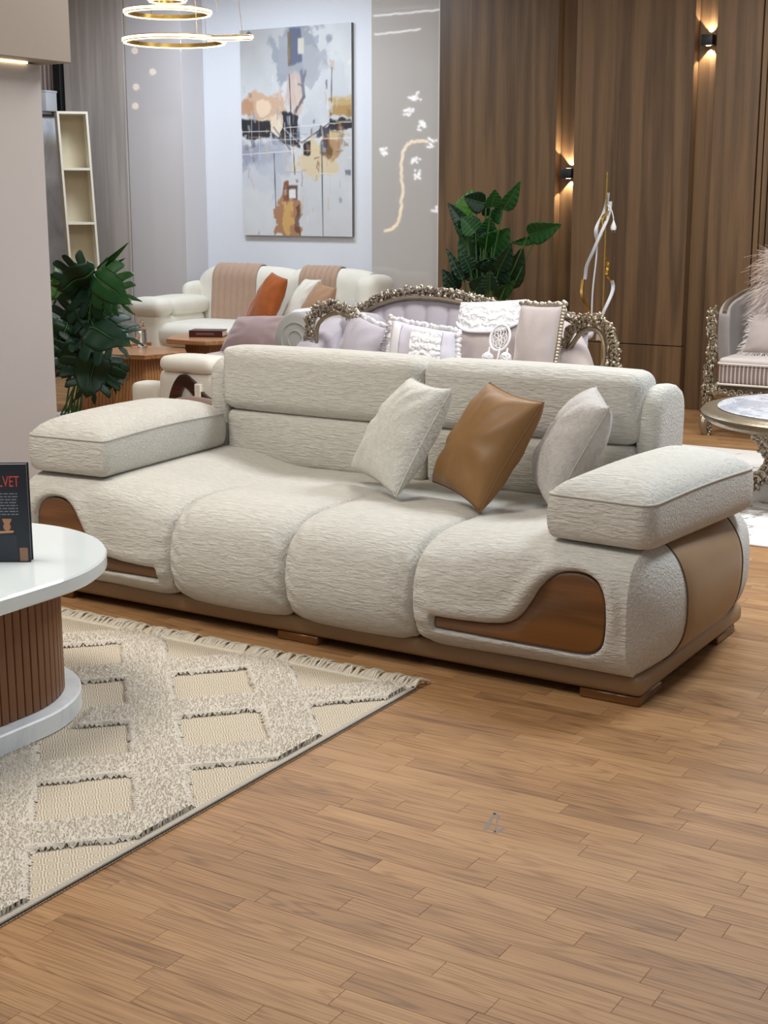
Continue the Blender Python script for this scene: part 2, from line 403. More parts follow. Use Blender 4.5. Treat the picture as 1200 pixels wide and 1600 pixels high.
# painting
def painting():
    nu, nv = 170, 255; u, v = np.meshgrid(np.linspace(0, 1, nu), np.linspace(0, 1, nv)); C = np.zeros((nv, nu, 3))
    w1, w2 = fbm(u*6, v*9, 3)-.5, fbm(u*6, v*9, 11)-.5
    C[:] = np.array((204, 206, 209)); C += ((fbm(u*4, v*5, 21)-.5)*26)[..., None]
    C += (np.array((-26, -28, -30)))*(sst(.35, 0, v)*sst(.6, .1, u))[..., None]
    NC = {}
    def nz(a, b, s, o=4):
        k = (a, b, s, o)
        if k not in NC: NC[k] = fbm(u*a, v*b, s, o)
        return NC[k]
    def blob(cu, cv, ru, rv, col, soft=.25, amp=.9, a=1., seed=0):
        q = np.sqrt(((u-cu)/ru)**2+((v-cv)/rv)**2)+(fbm(u*11, v*15, 40+seed, 5)-.5)*amp*1.5
        k = (sst(1, 1-soft, q)*a)[..., None]; C[:] = C*(1-k)+np.array(col)*k
    def rect(u0, u1, v0, v1, col, a=1., j=.02, seed=0, e=.006):
        uu, vv = u+(nz(10, 14, 70+seed % 7)-.5)*j*2, v+(nz(12, 10, 90+seed % 7)-.5)*j*2
        k = (sst(u0-e, u0+e, uu)*sst(u1+e, u1-e, uu)*sst(v0-e, v0+e, vv)*sst(v1+e, v1-e, vv)*a)[..., None]; C[:] = C*(1-k)+np.array(col)*k
    def line(u0, v0, u1, v1, col, wd=.004, a=.9):
        d = np.array((u1-u0, v1-v0)); L = d.dot(d); k = np.clip(((u-u0)*d[0]+(v-v0)*d[1])/L, 0, 1)
        q = np.hypot(u-u0-k*d[0], (v-v0-k*d[1])*1.5); m = (sst(wd*1.6, wd*.5, q)*a)[..., None]; C[:] = C*(1-m)+np.array(col)*m
    blob(.56, .12, .24, .17, (150, 155, 165), .25, 1.0, .95, 1); blob(.68, .18, .12, .1, (168, 171, 178), .2, .9, .9, 2)
    rect(.36, .45, .03, .2, (158, 162, 172), .8, .03, 1); rect(.45, .56, .0, .17, (92, 100, 124), .95, .02, 2); rect(.44, .47, .02, .18, (120, 98, 70), .8, .01, 3)
    rect(.53, .585, .055, .13, (205, 200, 190), 1, .006, 4)
    blob(.84, .3, .12, .16, (196, 198, 202), .3, .8, .6, 30)
    blob(.5, .31, .1, .12, (204, 180, 168), .4, .8, .8, 3); rect(.42, .5, .22, .38, (190, 170, 165), .5, .03, 31)
    blob(.25, .38, .22, .085, (200, 164, 136), .2, 1.0, .9, 4); blob(.06, .37, .1, .055, (184, 142, 112), .3, .9, .9, 5)
    blob(.22, .38, .1, .05, (228, 203, 178), .25, .9, .95, 6); blob(.3, .46, .13, .05, (226, 208, 184), .3, .8, .9, 7)
    line(.56, .21, .58, .33, (110, 115, 130), .012); line(.58, .33, .5, .4, (105, 100, 105), .012)
    rect(.0, .28, .44, .525, (36, 36, 44), .97, .03, 5); rect(.38, .53, .405, .56, (34, 35, 44), .95, .04, 6); rect(.28, .42, .5, .54, (48, 48, 58), .9, .03, 7)
    rect(.8, 1., .435, .485, (38, 36, 40), .97, .03, 8); rect(.66, .84, .46, .51, (50, 50, 58), .85, .04, 9)
    rect(.81, 1., .345, .43, (170, 132, 74), .9, .02, 10); rect(.83, 1., .33, .37, (196, 170, 122), .7, .02, 11)
    blob(.62, .47, .11, .07, (190, 194, 200), .2, .8, .95, 8)
    blob(.14, .6, .26, .1, (150, 154, 172), .4, 1.0, .95, 9); blob(.3, .63, .14, .1, (172, 177, 190), .4, .9, .8, 10); blob(.2, .72, .2, .09, (196, 200, 208), .5, .9, .7, 11)
    blob(.66, .64, .2, .11, (212, 194, 160), .3, .9, .95, 12); blob(.84, .55, .11, .08, (176, 136, 92), .35, 1.1, .95, 13); blob(.78, .57, .05, .07, (96, 70, 50), .5, 1.2, .8, 14)
    rect(.8, .9, .5, .54, (202, 178, 138), .9, .02, 12)
    rect(.565, .63, .545, .605, (38, 38, 44), 1, .02, 13); rect(.72, .775, .55, .6, (150, 152, 160), .9, .015, 14)
    rect(.31, .52, .83, 1.0, (164, 112, 74), .85, .09, 15); rect(.4, .47, .86, .99, (212, 172, 104), .8, .08, 16); rect(.49, .535, .84, 1, (84, 56, 44), .7, .05, 17)
    rect(.385, .43, .735, .83, (134, 82, 56), .95, .015, 18); rect(.42, .51, .755, .825, (92, 66, 56), .9, .01, 19); rect(.435, .495, .77, .815, (226, 224, 222), 1, .008, 20)
    rect(.54, .62, .78, .9, (196, 199, 204), .6, .05, 21); rect(.28, .36, .72, .82, (186, 191, 200), .6, .05, 22)
    for q in ((.3, .6, .31, .86), (.735, .56, .74, 1.0), (.83, .2, .82, .42), (.48, .6, .49, .7), (.45, .22, .46, .4)): line(*q, (70, 66, 68), .004, .85)
    for q in ((0, .487, .3, .49), (.4, .475, 1, .455), (.25, .53, 1, .53), (.4, .45, .41, .6), (.45, .42, .46, .6), (.36, .46, .55, .56), (0, .6, .5, .585)): line(*q, (226, 224, 222), .003, .8)
    for q in ((.3, .47, .45, .58), (.55, .55, .8, .46), (.25, .48, .4, .55)): line(*q, (60, 58, 62), .004, .8)
    rr = np.random.RandomState(17); pal = [(60, 60, 70), (206, 204, 204), (186, 150, 120), (150, 156, 170), (226, 222, 216), (110, 86, 66), (190, 196, 204), (212, 180, 130)]
    for k in range(110):
        cu, cv = rr.rand(), np.clip(rr.normal(.5, .2), .02, .98); wv_, hv_ = rr.uniform(.008, .05), rr.uniform(.006, .05)
        if rr.rand() < .5: wv_, hv_ = wv_*.4, hv_*1.4
        rect(cu, cu+wv_, cv, cv+hv_, pal[rr.randint(len(pal))], rr.uniform(.25, .75), .03, k % 4, .004)
    for k in range(26):
        cu, cv = rr.rand(), rr.normal(.5, .12); L_ = rr.uniform(.05, .3); q = (cu, cv, cu, cv+L_*.6) if rr.rand() < .5 else (cu, cv, cu+L_, cv+rr.uniform(-.01, .01))
        line(*q, pal[rr.randint(len(pal))], .0028, .7)
    C = np.clip(C, 0, 255)/255; C = np.where(C <= .04045, C/12.92, ((C+.055)/1.055)**2.4)
    return u, v, C
r = thing('canvas_painting', 'large abstract canvas in grey, black and rust on the white wall', 'painting', (-7.17, YB, 1.235))
u, v, C = painting(); hw, hh = .567, 1.715
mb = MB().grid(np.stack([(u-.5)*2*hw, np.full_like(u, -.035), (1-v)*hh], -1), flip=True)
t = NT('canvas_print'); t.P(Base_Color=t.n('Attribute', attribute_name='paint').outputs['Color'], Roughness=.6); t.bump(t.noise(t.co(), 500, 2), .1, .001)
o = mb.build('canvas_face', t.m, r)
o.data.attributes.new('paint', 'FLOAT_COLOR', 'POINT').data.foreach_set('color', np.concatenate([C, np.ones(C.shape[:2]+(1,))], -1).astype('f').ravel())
MB().box(-hw, hw, -.0345, -.001, 0, hh).build('stretcher', plain('canvas_edge', lin((120, 116, 112)), .7), r, ang=0)

# ------------------------------------------------------------------ main sofa (local: x along the seat, y to the back, z up)
sofa = thing('sofa', 'large cream textured four-seat sofa with tan leather plinth and walnut inlays', 'sofa', (-2.815, 4.0, 0))
MB().rbox(-1.30, 1.30, 0, 1.0, .03, .10, .022, 4).build('plinth', M['tan'], sofa)
for x0, x1, y0, y1 in ((1.09, 1.292, .004, .2), (1.10, 1.292, .75, .94), (-1.292, -1.085, .004, .2), (-1.292, -1.10, .75, .94), (-.09, .085, .004, .12)):
    MB().rbox(x0, x1, y0, y1, 0, .031, .004, 1).build('foot', M['walnut'], sofa)
MB().box(-1.2, 1.2, .12, 1.0, .095, .37).build('seat_core', M['sofa'], sofa, ang=0)
NT_ = 84
Pm = crom([(.0, .092), (-.05, .13), (-.08, .20), (-.085, .28), (-.06, .365), (.0, .425), (.09, .455), (.2, .464), (.4, .458), (.65, .447), (.93, .44)], NT_)
Pe = crom([(.012, .092), (-.03, .115), (-.062, .18), (-.07, .28), (-.066, .375), (-.03, .452), (.05, .488), (.16, .496), (.4, .497), (.65, .497), (.93, .497)], NT_)
def pnorm(P):
    T = np.gradient(P, axis=0); T /= np.linalg.norm(T, axis=1, keepdims=True); return np.stack([-T[:, 1], T[:, 0]], 1)
SEAM = (-.545, 0.0, .508, )
SEAM = (-.527, -.01, .508)
def groove(dist, y):
    k = sst(.62, .05, y)
    return (.017*k+.002)*np.clip(1-dist/.10, 0, 1)**2.0+(.013*k+.001)*np.clip(1-dist/.018, 0, 1)**1.5
INLAY = np.array([(.595, .169), (.75, .168), (.95, .167), (1.10, .167), (1.15, .174), (1.18, .20), (1.19, .25), (1.191, .31), (1.184, .355), (1.163, .392), (1.12, .412),
                  (1.06, .411), (1.015, .392), (.975, .352), (.945, .302), (.912, .255), (.868, .222), (.80, .208), (.70, .203), (.595, .203)])
INL = np.vstack([resample(np.vstack([INLAY[0:4]]), 14, False)[:-1], crom(INLAY[3:], 60)])
def poly_sd(px, pz, P):
    d = np.full(px.shape, 9.); ins = np.zeros(px.shape, bool)
    for i in range(len(P)):
        a, b = P[i], P[(i+1) % len(P)]; ab = b-a; k = np.clip(((px-a[0])*ab[0]+(pz-a[1])*ab[1])/(ab@ab), 0, 1)
        d = np.minimum(d, np.hypot(px-a[0]-k*ab[0], pz-a[1]-k*ab[1]))
        c = (a[1] > pz) != (b[1] > pz)
        ins ^= c & (px < (b[0]-a[0])*(pz-a[1])/(b[1]-a[1]+1e-12)+a[0])
    return np.where(ins, -d, d)
def edge_t(n): 
    t = np.linspace(0, 1, n); return .5*t+.5*(.5-.5*np.cos(PI*t))
Nm = pnorm(Pm)
for a, b in ((SEAM[0], SEAM[1]), (SEAM[1], SEAM[2])):
    xs = a+(b-a)*edge_t(64); X, I = np.meshgrid(xs, np.arange(NT_), indexing='ij')
    y, z = Pm[I, 0], Pm[I, 1]; d = np.minimum(X-a, b-X); g = groove(d, y)
    g += .004*np.sin(z*95+7*np.sin(X*13))*np.clip(1-d/.10, 0, 1)*np.clip(d/.025, 0, 1)*sst(.3, 0, y)
    g -= .008*(1-((X-(a+b)/2)/((b-a)/2))**2)*sst(.35, .0, y)
    P = np.stack([X, y-g*Nm[I, 0], z-g*Nm[I, 1]], -1)
    MB().grid(P, flip=True).build('seat_cushion', M['sofa'], sofa, ang=0).data.shade_smooth()
XC = 1.268
zz = Pe[:, 1]; kmax = int(np.argmax(zz > .4955)); 
def yf(z): return np.interp(z, Pe[:kmax+1, 1], Pe[:kmax+1, 0])
def yb(z): return 1.03-.10*sst(.38, .5, z)
BULGE = .118
def side_x(y, z):
    s = np.clip((y-yf(z))/(yb(z)-yf(z)), 0, 1); t = np.clip((z-.092)/(.4965-.092), 0, 1)
    return XC+BULGE*np.clip(1-np.abs(2*s-1)**3.2, 0, 1)**.8*np.clip(1-np.abs(2*t-1)**2.4, 0, 1)**.72
for sg in (1, -1):
    seam = SEAM[2] if sg > 0 else -SEAM[0]
    xs = seam+(XC-seam)*edge_t(90); X, I = np.meshgrid(xs, np.arange(NT_), indexing='ij')
    # finer sampling of the front face
    k = sst(seam+.03, .93, X); B = Pm[I]*(1-k[..., None])+Pe[I]*k[..., None]
    Nx = Nm[I]*(1-k[..., None])+pnorm(Pe)[I]*k[..., None]
    d = X-seam; g = groove(d, B[..., 0])*(1-sst(.0, .14, d))+.004*np.sin(B[..., 1]*90)*np.clip(1-d/.1, 0, 1)*np.clip(d/.025, 0, 1)*sst(.3, 0, B[..., 0])
    g = np.where(d < .14, g, 0)
    g += .010*np.clip(1-(XC-X)/.03, 0, 1)**2*0
    y, z = B[..., 0]-g*Nx[..., 0], B[..., 1]-g*Nx[..., 1]
    sd = poly_sd(X, z, INL); front = (B[..., 0] < .0)
    y = np.where(front, y+.055*sst(.016, -.012, sd)-.014*np.exp(-((sd-.035)/.02)**2)*sst(.2, .3, z), y)
    P = np.stack([X*sg, y, z], -1)
    o = MB().grid(P, flip=(sg > 0)).build('seat_end', M['sofa'], sofa, ang=0); o.data.shade_smooth()
    # bulging outer side, closed at the corner
    T = np.linspace(0, 1, 50)[None, :]; T = .5-.5*np.cos(PI*T); S = edge_t(60)[:, None]
    zq = .092+(.4965-.092)*T+0*S; yq = yf(zq)+(yb(zq)-yf(zq))*S
    P = np.stack([side_x(yq, zq)*sg, yq, zq], -1)
    MB().grid(P, flip=(sg < 0)).build('side_panel', M['sofa'], sofa, ang=0).data.shade_smooth()
    t = np.linspace(.02, .985, 44)[None, :]; q = np.linspace(0, 1, 26)[:, None]; zq = .092+(.4965-.092)*t+0*q
    yl, yr = .155+.035*t**2+.05*(1-t)**2, .66+.075*t**2+.02*(1-t)
    yq = yl+(yr-yl)*q; off = .006*sst(0, .06, q)*sst(1, .94, q)+.001
    xq = side_x(yq, zq)+off
    bd = MB().grid(np.stack([xq*sg, yq, zq], -1), flip=(sg < 0)).build('leather_band', M['tan'], sofa, ang=0); bd.data.shade_smooth()
    for e in (0, -1):
        MB().tube(np.stack([(xq[e]+.002)*sg, yq[e], zq[e]], -1), .0025, 6).build('band_piping', M['band_seam'], bd)
    # walnut inlay
    O = INL*[sg, 1]
    io = MB().prism(O, [(-.003, -.012), (-.003, -.05), (.001, -.054), (.004, -.055)], 'y').build('wood_inlay', M['walnut'], sofa, ang=30, recalc=True)
    MB().tube(np.stack([O[:, 0], np.full(len(O), -.05), O[:, 1]], -1)+0, .004, 6, True).build('inlay_piping', M['piping'], io)
    # armrest cushion
    Q = [(.952, .022), (1.308, .0), (1.388, .845), (1.01, .865)]
    if sg < 0: Q = [(.905, .022), (1.297, .0), (1.388, .845), (.972, .872)]
    O = resample(rpoly(Q, (.022, .055, .12, .10) if sg > 0 else (.022, .055, .12, .03)), 110)*[sg, 1]
    lv = [(.035, .499), (.012, .502), (.001, .515), (-.005, .545), (-.006, .58), (-.003, .62), (.0, .638), (.004, .644), (.012, .655), (.035, .674), (.07, .690), (.11, .701), (.145, .706)]
    hw_, hd_ = .20, .43; cen = np.array([1.158*sg, .428]); mb = MB()
    Gr = np.array([np.c_[cen+(O-cen)*[1-o_/hw_, 1-o_/hd_], np.full(len(O), h_)] for o_, h_ in lv+[(.175, .709), (.1999, .710)]]); mb.grid(Gr, cv=True, flip=True); mb.f.append(tuple(range(len(O)))); A = mb.v[0]; A[:, 2] += .010*np.sin(np.clip(A[:, 1]/.85, 0, 1)*PI)*(A[:, 2] > .55)
    ar = mb.build('armrest', M['sofa'], sofa, ang=50, recalc=True)
    zs = .641+.010*np.sin(np.clip(O[:, 1]/.85, 0, 1)*PI)
    MB().tube(np.c_[O[:, 0], O[:, 1], zs], .0035, 6, True).build('armrest_piping', M['seam'], ar)
    # backrest wing
    O = resample(rpoly([(.90, .32), (1.17, .32), (1.20, .872), (.90, .872)], (.03, .03, .13, .10)), 80)
    lv = [(.035, .985), (.012, .988), (.0, 1.0), (-.004, 1.03), (.0, 1.055), (.012, 1.07), (.04, 1.078)]
    MB().prism(O, [(a_, (h_-.092 if sg > 0 else h_+.012)*sg) for a_, h_ in lv], 'x').build('backrest_wing', M['sofa'], sofa, ang=50, recalc=True)
for x0, x1 in ((-1.0, .002), (.002, .915)):
    MB().puff(x0, x1, .865, 1.08, .660, .926, .055, (.004, .016, .008), 26).build('headrest_pad', M['sofa'], sofa, ang=0).data.shade_smooth()
    MB().puff(x0+.012, x1-.012 if x1 > .1 else x1, .885, 1.10, .425, .658, .035, (.003, .018, .0), 22).build('lumbar_pad', M['sofa'], sofa, ang=0).data.shade_smooth()
MB().rbox(-.99, .90, 1.0, 1.15, .10, .88, .05, 4).build('back_frame', M['sofa'], sofa)

# ------------------------------------------------------------------ cushions
def pillow(name, label, cat, c, T, mat, group=None, ear=.09, seed=0, n=26, wr=.006, seam=None, up=None):
    c = [np.array(q, float) for q in c]; t = np.linspace(-1, 1, n+1); t = .45*t+.55*np.sin(t*PI/2); U, V = np.meshgrid(t, t, indexing='ij')
    u, v = .5+.5*U*(1-ear*(1-V**2)), .5+.5*V*(1-ear*(1-U**2)); u, v = u[..., None], v[..., None]
    B = c[0]*(1-u)*(1-v)+c[1]*u*(1-v)+c[2]*u*v+c[3]*(1-u)*v
    nrm = np.cross(c[1]-c[0], c[3]-c[0])+np.cross(c[2]-c[1], c[0]-c[1])*-1*0; nrm = nrm/np.linalg.norm(nrm)
    h = T/2*np.clip((1-U**2)*(1-V**2), 0, 1)**.42
    ed = np.clip((1-U**2)*(1-V**2), 0, 1)
    wk = wr*(np.sin(9*np.arctan2(V, U)+seed+4*fbm(U*2, V*2, seed))*np.sqrt(U**2+V**2)+2.2*(fbm(U*2.3+5, V*2.3, seed+7)-.5))*np.minimum(1, ed*3)
    mb = MB().grid(B+nrm*(h+wk)[..., None]).grid(B-nrm*(h-wk*.5)[..., None], flip=True)
    ob = mb.build(name, mat, None, ang=0, recalc=True); ob.data.shade_smooth(); tag(ob, label, cat, group)
    rim = np.vstack([B[:, 0], B[-1, 1:], B[-2::-1, -1], B[0, -2:0:-1]])-np.array(ob.location)
    MB().tube(rim, .003 if seam else .0025, 6, True).build('piping', seam or mat, ob)
    ob['rim_n'] = 0; del ob['rim_n']
    return ob
G3 = 'cushions on the main sofa'
pillow('cushion', 'pale cream textured cushion, leftmost on the main sofa', 'cushion', [(-3.01, 4.665, .505), (-2.645, 4.40, .48), (-2.535, 4.62, .86), (-2.735, 4.665, .885)], .20, M['sofa_pillow'], G3, .07, 1)
pillow('cushion', 'tan brown leather cushion on the main sofa', 'cushion', [(-2.61, 4.61, .505), (-2.27, 4.35, .475), (-2.12, 4.535, .85), (-2.405, 4.67, .888)], .20, M['tan_pillow'], G3, .07, 2, seam=plain('tan_stitch', lin((120, 78, 40)), .6))
pillow('cushion', 'grey-beige textured cushion leaning on the right armrest of the main sofa', 'cushion', [(-2.25, 4.74, .53), (-2.03, 4.42, .495), (-1.86, 4.50, .855), (-2.03, 4.78, .885)], .20, M['sofa_pillow_grey'], G3, .06, 3)

# ------------------------------------------------------------------ rug
RX0, RX1, RY0, RY1 = -4.55, -2.195, 1.25, 3.785
t = NT('rug_weave'); c = t.co((1, 1, 1))
sx = t.n('SeparateXYZ', {0: c}); 
def tri(v, s): return t.math('ABSOLUTE', t.math('SUBTRACT', t.math('FRACT', t.math('MULTIPLY', v, s)), .5))
dm = t.math('ADD', tri(sx.outputs[0], 20.), tri(sx.outputs[1], 20.)); wv = t.math('SINE', t.math('MULTIPLY', dm, 30.)); n = t.noise(c, 260, 3)
hh_ = t.math('MULTIPLY_ADD', wv, .5, t.math('MULTIPLY', n, .9))
t.P(Base_Color=t.ramp(hh_, [(.1, lin((172, 156, 134))), (.75, lin((217, 206, 187)))]), Roughness=.95, Specular_IOR_Level=.1); t.bump(hh_, .6, .003); M['weave'] = t.m
t = NT('rug_pile'); n = t.noise(t.co(), 6, 3); n2 = t.noise(t.co(), 90, 2)
t.P(Base_Color=t.mix(n2, t.mix(n, lin((224, 215, 201)), lin((232, 224, 211))), t.mix(n, lin((240, 233, 221)), lin((246, 240, 230)))), Roughness=.95, Specular_IOR_Level=.1); M['pile'] = t.m
M['fringe'] = fabric('rug_fringe', lin((222, 213, 194)), (40, 40, 40), .3)
rug = thing('area_rug', 'cream shag rug with diamond pattern and fringe under the oval table', 'rug', ((RX0+RX1)/2, (RY0+RY1)/2, 0))
ox, oy = (RX0+RX1)/2, (RY0+RY1)/2
MB().box(RX0-ox, RX1-ox, RY0-oy, RY1-oy, .001, .008).build('woven_ground', M['weave'], rug, ang=0)
MB().rbox(RX1-ox-.018, RX1-ox, RY0-oy, RY1-oy, .001, .0125, .004, 2).build('side_binding', fabric('rug_binding', lin((176, 168, 154)), (80, 80, 80), .4), rug)
MB().rbox(RX0-ox, RX1-ox, RY1-oy-.02, RY1-oy, .001, .0125, .004, 2).build('end_binding', M['fringe'], rug)
def pile_d(x, y):
    a, b = (x+2.772)/.552, (y-3.456)/.591
    d1 = np.abs(a-np.round(a))+np.abs(b-np.round(b)); d = np.minimum(d1, 1-d1)
    j = (fbm(x*30, y*30, 5, 2)-.5)*.03
    return d+j-.312
rs = np.random.RandomState(4)
def pile_ok(x, y): return (pile_d(x, y) > 0) & (x < RX1-.022) & (y < RY1-.03) & (x > RX0+.02) & (y > RY0+.02)
NX = int((RX1-RX0)/.0062); NY = int((RY1-RY0)/.0062)
gx, gy = np.meshgrid(RX0+np.arange(NX)*.0062, RY0+np.arange(NY)*.0062, indexing='ij')
gx = gx+rs.uniform(-.004, .004, gx.shape); gy = gy+rs.uniform(-.004, .004, gy.shape)
ok = pile_ok(gx, gy); bx, by = gx[ok], gy[ok]
px_ = np.abs(bx)*0
keep = ~((bx < -3.75) & (by < 3.3)) & (np.hypot(bx+3.31, np.maximum(np.abs(by-2.55)-.28, 0)) > .43); bx, by = bx[keep], by[keep]; nb = len(bx)
edge = np.clip(pile_d(bx, by)/.05, 0, 1)
H = .016+.006*rs.rand(nb); H *= .5+.5*edge
an = rs.uniform(0, 2*PI, nb); le = rs.uniform(.001, .007, nb)+.0
dx, dy = np.cos(an)*le, np.sin(an)*le; w = .0022
pa = rs.uniform(0, 2*PI, nb); V = np.zeros((nb, 6, 3))
for k, (hf, bf, wf) in enumerate(((.0, 0, 1.), (.6, .35, 1.15), (1., 1., .75))):
    for s, q in ((0, -1), (1, 1)):
        V[:, k*2+s, 0] = bx+dx*bf+q*np.cos(pa)*w*wf-ox; V[:, k*2+s, 1] = by+dy*bf+q*np.sin(pa)*w*wf-oy; V[:, k*2+s, 2] = .007+H*hf
b0 = np.arange(nb)[:, None]*6; F = np.concatenate([b0+[[0, 1, 3, 2]], b0+[[2, 3, 5, 4]]])
me = bpy.data.meshes.new('shag_pile'); me.from_pydata(V.reshape(-1, 3).tolist(), [], F.tolist()); me.materials.append(M['pile'])
o = bpy.data.objects.new('shag_pile', me); COL.objects.link(o); o.parent = rug; o['kind'] = 'stuff'
# dense backing of the pile so that it reads as a raised band
mb = MB(); st = .010
gx, gy = np.arange(RX0+.02, RX1-.02, st), np.arange(RY0+.02, RY1-.03, st)
GX, GY = np.meshgrid(gx, gy, indexing='ij'); in_ = (pile_d(GX, GY) > -.02) & (np.hypot(GX+3.31, np.maximum(np.abs(GY-2.55)-.28, 0)) > .445)
ZZ = .0075+.0132*sst(-.02, .025, pile_d(GX, GY))+.002*rs.rand(*GX.shape)
idx = np.where(in_[:-1, :-1] & in_[1:, :-1] & in_[:-1, 1:] & in_[1:, 1:]); m_ = len(gy)
mb.add(np.stack([GX-ox, GY-oy, ZZ], -1), [(i*m_+j, (i+1)*m_+j, (i+1)*m_+j+1, i*m_+j+1) for i, j in zip(*idx)])
o = mb.build('pile_base', paint('pile_backing', lin((204, 195, 181)), .95, .4, 120), rug, ang=0); o['kind'] = 'stuff'
mb = MB(); x = RX0+.01
while x < RX1-.004:
    L = .06+.03*rs.rand(); s = rs.uniform(-.03, .03)
    P = np.array([(x, RY1-.004, .010), (x+s*.4, RY1+L*.45, .018+.008*rs.rand()), (x+s, RY1+L, .007)])
    P[:, 0] -= ox; P[:, 1] -= oy; mb.tube(crom(P, 6), np.array([.0038, .0044, .0042, .0042, .0048, .0030]), 5); x += .0075+.002*rs.rand()
o = mb.build('fringe', M['fringe'], rug); o['kind'] = 'stuff'

# ------------------------------------------------------------------ oval coffee table with slatted drum
TC = (-3.31, 2.55)
def stadium(r, h, n=96):
    a = np.linspace(0, PI, n//2); q = np.c_[np.cos(a)*r, np.sin(a)*r+h]; return resample(np.vstack([q, -q]), n)
ct = thing('coffee_table', 'white lacquered oval coffee table with a walnut slatted drum base', 'table', TC+(.0,))
E_ = .0125
MB().prism(stadium(.505, .28), [(.006, .452), (0, .458), (0, .494), (.005, .5)], 'z').build('table_top', M['gloss_white'], ct, ang=30, recalc=True)
t = NT('white_marble_lacquer'); n = t.noise(t.co((1, 1, 1)), 3.5, 6, .65, .8); r_ = t.ramp(n, [(.44, lin((232, 235, 236))), (.5, lin((222, 226, 229))), (.56, lin((232, 235, 236)))]); t.P(Base_Color=r_, Roughness=.35); M['white_marble'] = t.m
MB().prism(stadium(.41, .28), [(.004, .0086), (0, .012), (0, .066), (.005, .071)], 'z').build('base_plinth', M['white_marble'], ct, ang=30, recalc=True)
MB().prism(stadium(.335, .28), [(0, .07), (0, .453)], 'z').build('drum_core', M['black'], ct, ang=30, recalc=True)
O = resample(stadium(.352, .28, 400), 108); Tn = np.roll(O, -1, 0)-np.roll(O, 1, 0)
sl = MB().rbox(-.0138, .0138, -.008, .008, .071, .452, .002, 1); me = None
for i in range(108):
    if me is None: ob = sl.build('slat', M['walnut_v'] if 'walnut_v' in M else wood('walnut_slat', lin((90, 56, 31)), lin((126, 81, 47)), 'z', .8, .4, 3), ct, ang=30); me = ob.data
    else: ob = bpy.data.objects.new('slat', me); COL.objects.link(ob); ob.parent = ct
    ob.location = (O[i, 0], O[i, 1], 0); ob.rotation_euler = (0, 0, math.atan2(Tn[i, 1], Tn[i, 0]))

# book standing on the table
bk = thing('book', 'dark navy book with red title standing on the white coffee table', 'book', (-3.125, 2.875, .5), R(33))
bw, bh, bt = .24, .295, .034
navy = plain('navy_cover', lin((26, 32, 42)), .35); 
MB().rbox(-bw/2, bw/2, 0, .003, 0, bh, .001, 1).rbox(-bw/2, bw/2, bt-.003, bt, 0, bh, .001, 1).rbox(-bw/2, -bw/2+.004, 0, bt, 0, bh, .001, 1).build('cover', navy, bk, ang=30)
MB().box(-bw/2+.004, bw/2-.006, .003, bt-.003, .004, bh-.005).build('pages', paint('book_pages', lin((232, 230, 226)), .8), bk, ang=0)
def text(name, body, size, loc, mat, parent, rot=(PI/2, 0, 0), align='RIGHT', ext=.0002, sx=1.):
    c = bpy.data.curves.new(name, 'FONT'); c.body = body; c.size = size; c.align_x = align; c.extrude = ext; c.materials.append(mat)
    o = bpy.data.objects.new(name, c); COL.objects.link(o); bpy.context.view_layer.update()
    me = bpy.data.meshes.new_from_object(o.evaluated_get(bpy.context.evaluated_depsgraph_get())); bpy.data.objects.remove(o)
    o = bpy.data.objects.new(name, me); COL.objects.link(o); o.parent = parent; o.location = loc; o.rotation_euler = rot; o.scale = (sx, 1, 1); return o
text('title', 'VELVET', .046, (bw/2-.022, -.0006, .228), plain('red_print', lin((206, 72, 56)), .5), bk, sx=.62)
grey = plain('grey_print', lin((120, 124, 130)), .6)
for k in range(8):
    z = .205-k*.0088; x = bw/2-.03-(k*7 % 5)*.003*0
    mb = MB(); q = -bw/2+.03
    rr = random.Random(k)
    while q < bw/2-.032:
        L = rr.uniform(.008, .02); mb.box(q, min(q+L, bw/2-.03), -.0004, 0, z, z+.0034); q += L+.003
    mb.build('print_line', grey, bk, ang=0)
cop = metal('copper_print', lin((206, 150, 110)), .4); gd = plain('charcoal_print', lin((44, 50, 60)), .5)
MB().prism(resample(rpoly([(.0, .086), (.075, .09), (.075, .097), (.0, .093)], .003), 24), [(0, 0), (0, -.0005)], 'y').build('printed_tray', plain('copper_print_flat', lin((196, 146, 112)), .5), bk, recalc=True)
MB().prism(np.c_[.055+.011*np.cos(np.linspace(0, 6.28, 20)[:-1]), .108+.012*np.sin(np.linspace(0, 6.28, 20)[:-1])], [(0, 0), (0, -.0006)], 'y').prism(rpoly([(.047, .117), (.064, .117), (.07, .132), (.041, .132)], .003), [(0, 0), (0, -.0005)], 'y').build('printed_vase', plain('brass_print', lin((176, 126, 90)), .5), bk, recalc=True)
MB().prism(rpoly([(.012, .097), (.026, .097), (.025, .125), (.013, .125)], .003), [(0, 0), (0, -.0005)], 'y').build('printed_glass', plain('grey_print_light', lin((140, 150, 158)), .5), bk, recalc=True)
MB().prism(rpoly([(-.03, .004), (.085, .004), (.08, .082), (-.02, .082)], .008), [(0, 0), (0, -.0003)], 'y').build('printed_stool', gd, bk, recalc=True)
MB().prism(rpoly([(.088, .004), (.112, .004), (.112, .044), (.088, .044)], .002), [(0, 0), (0, -.0006)], 'y').build('printed_lantern', plain('lantern_print', lin((150, 112, 88)), .5), bk, recalc=True)
CURVE = [(-7.78, 6.9, 2.15), (-7.95, 6.9, 2.14), (-8.06, 6.9, 2.08), (-8.1, 6.9, 1.89), (-8.09, 6.9, 1.63), (-8.11, 6.9, 1.4), (-8.18, 6.9, 1.25), (-8.31, 6.9, 1.2)]
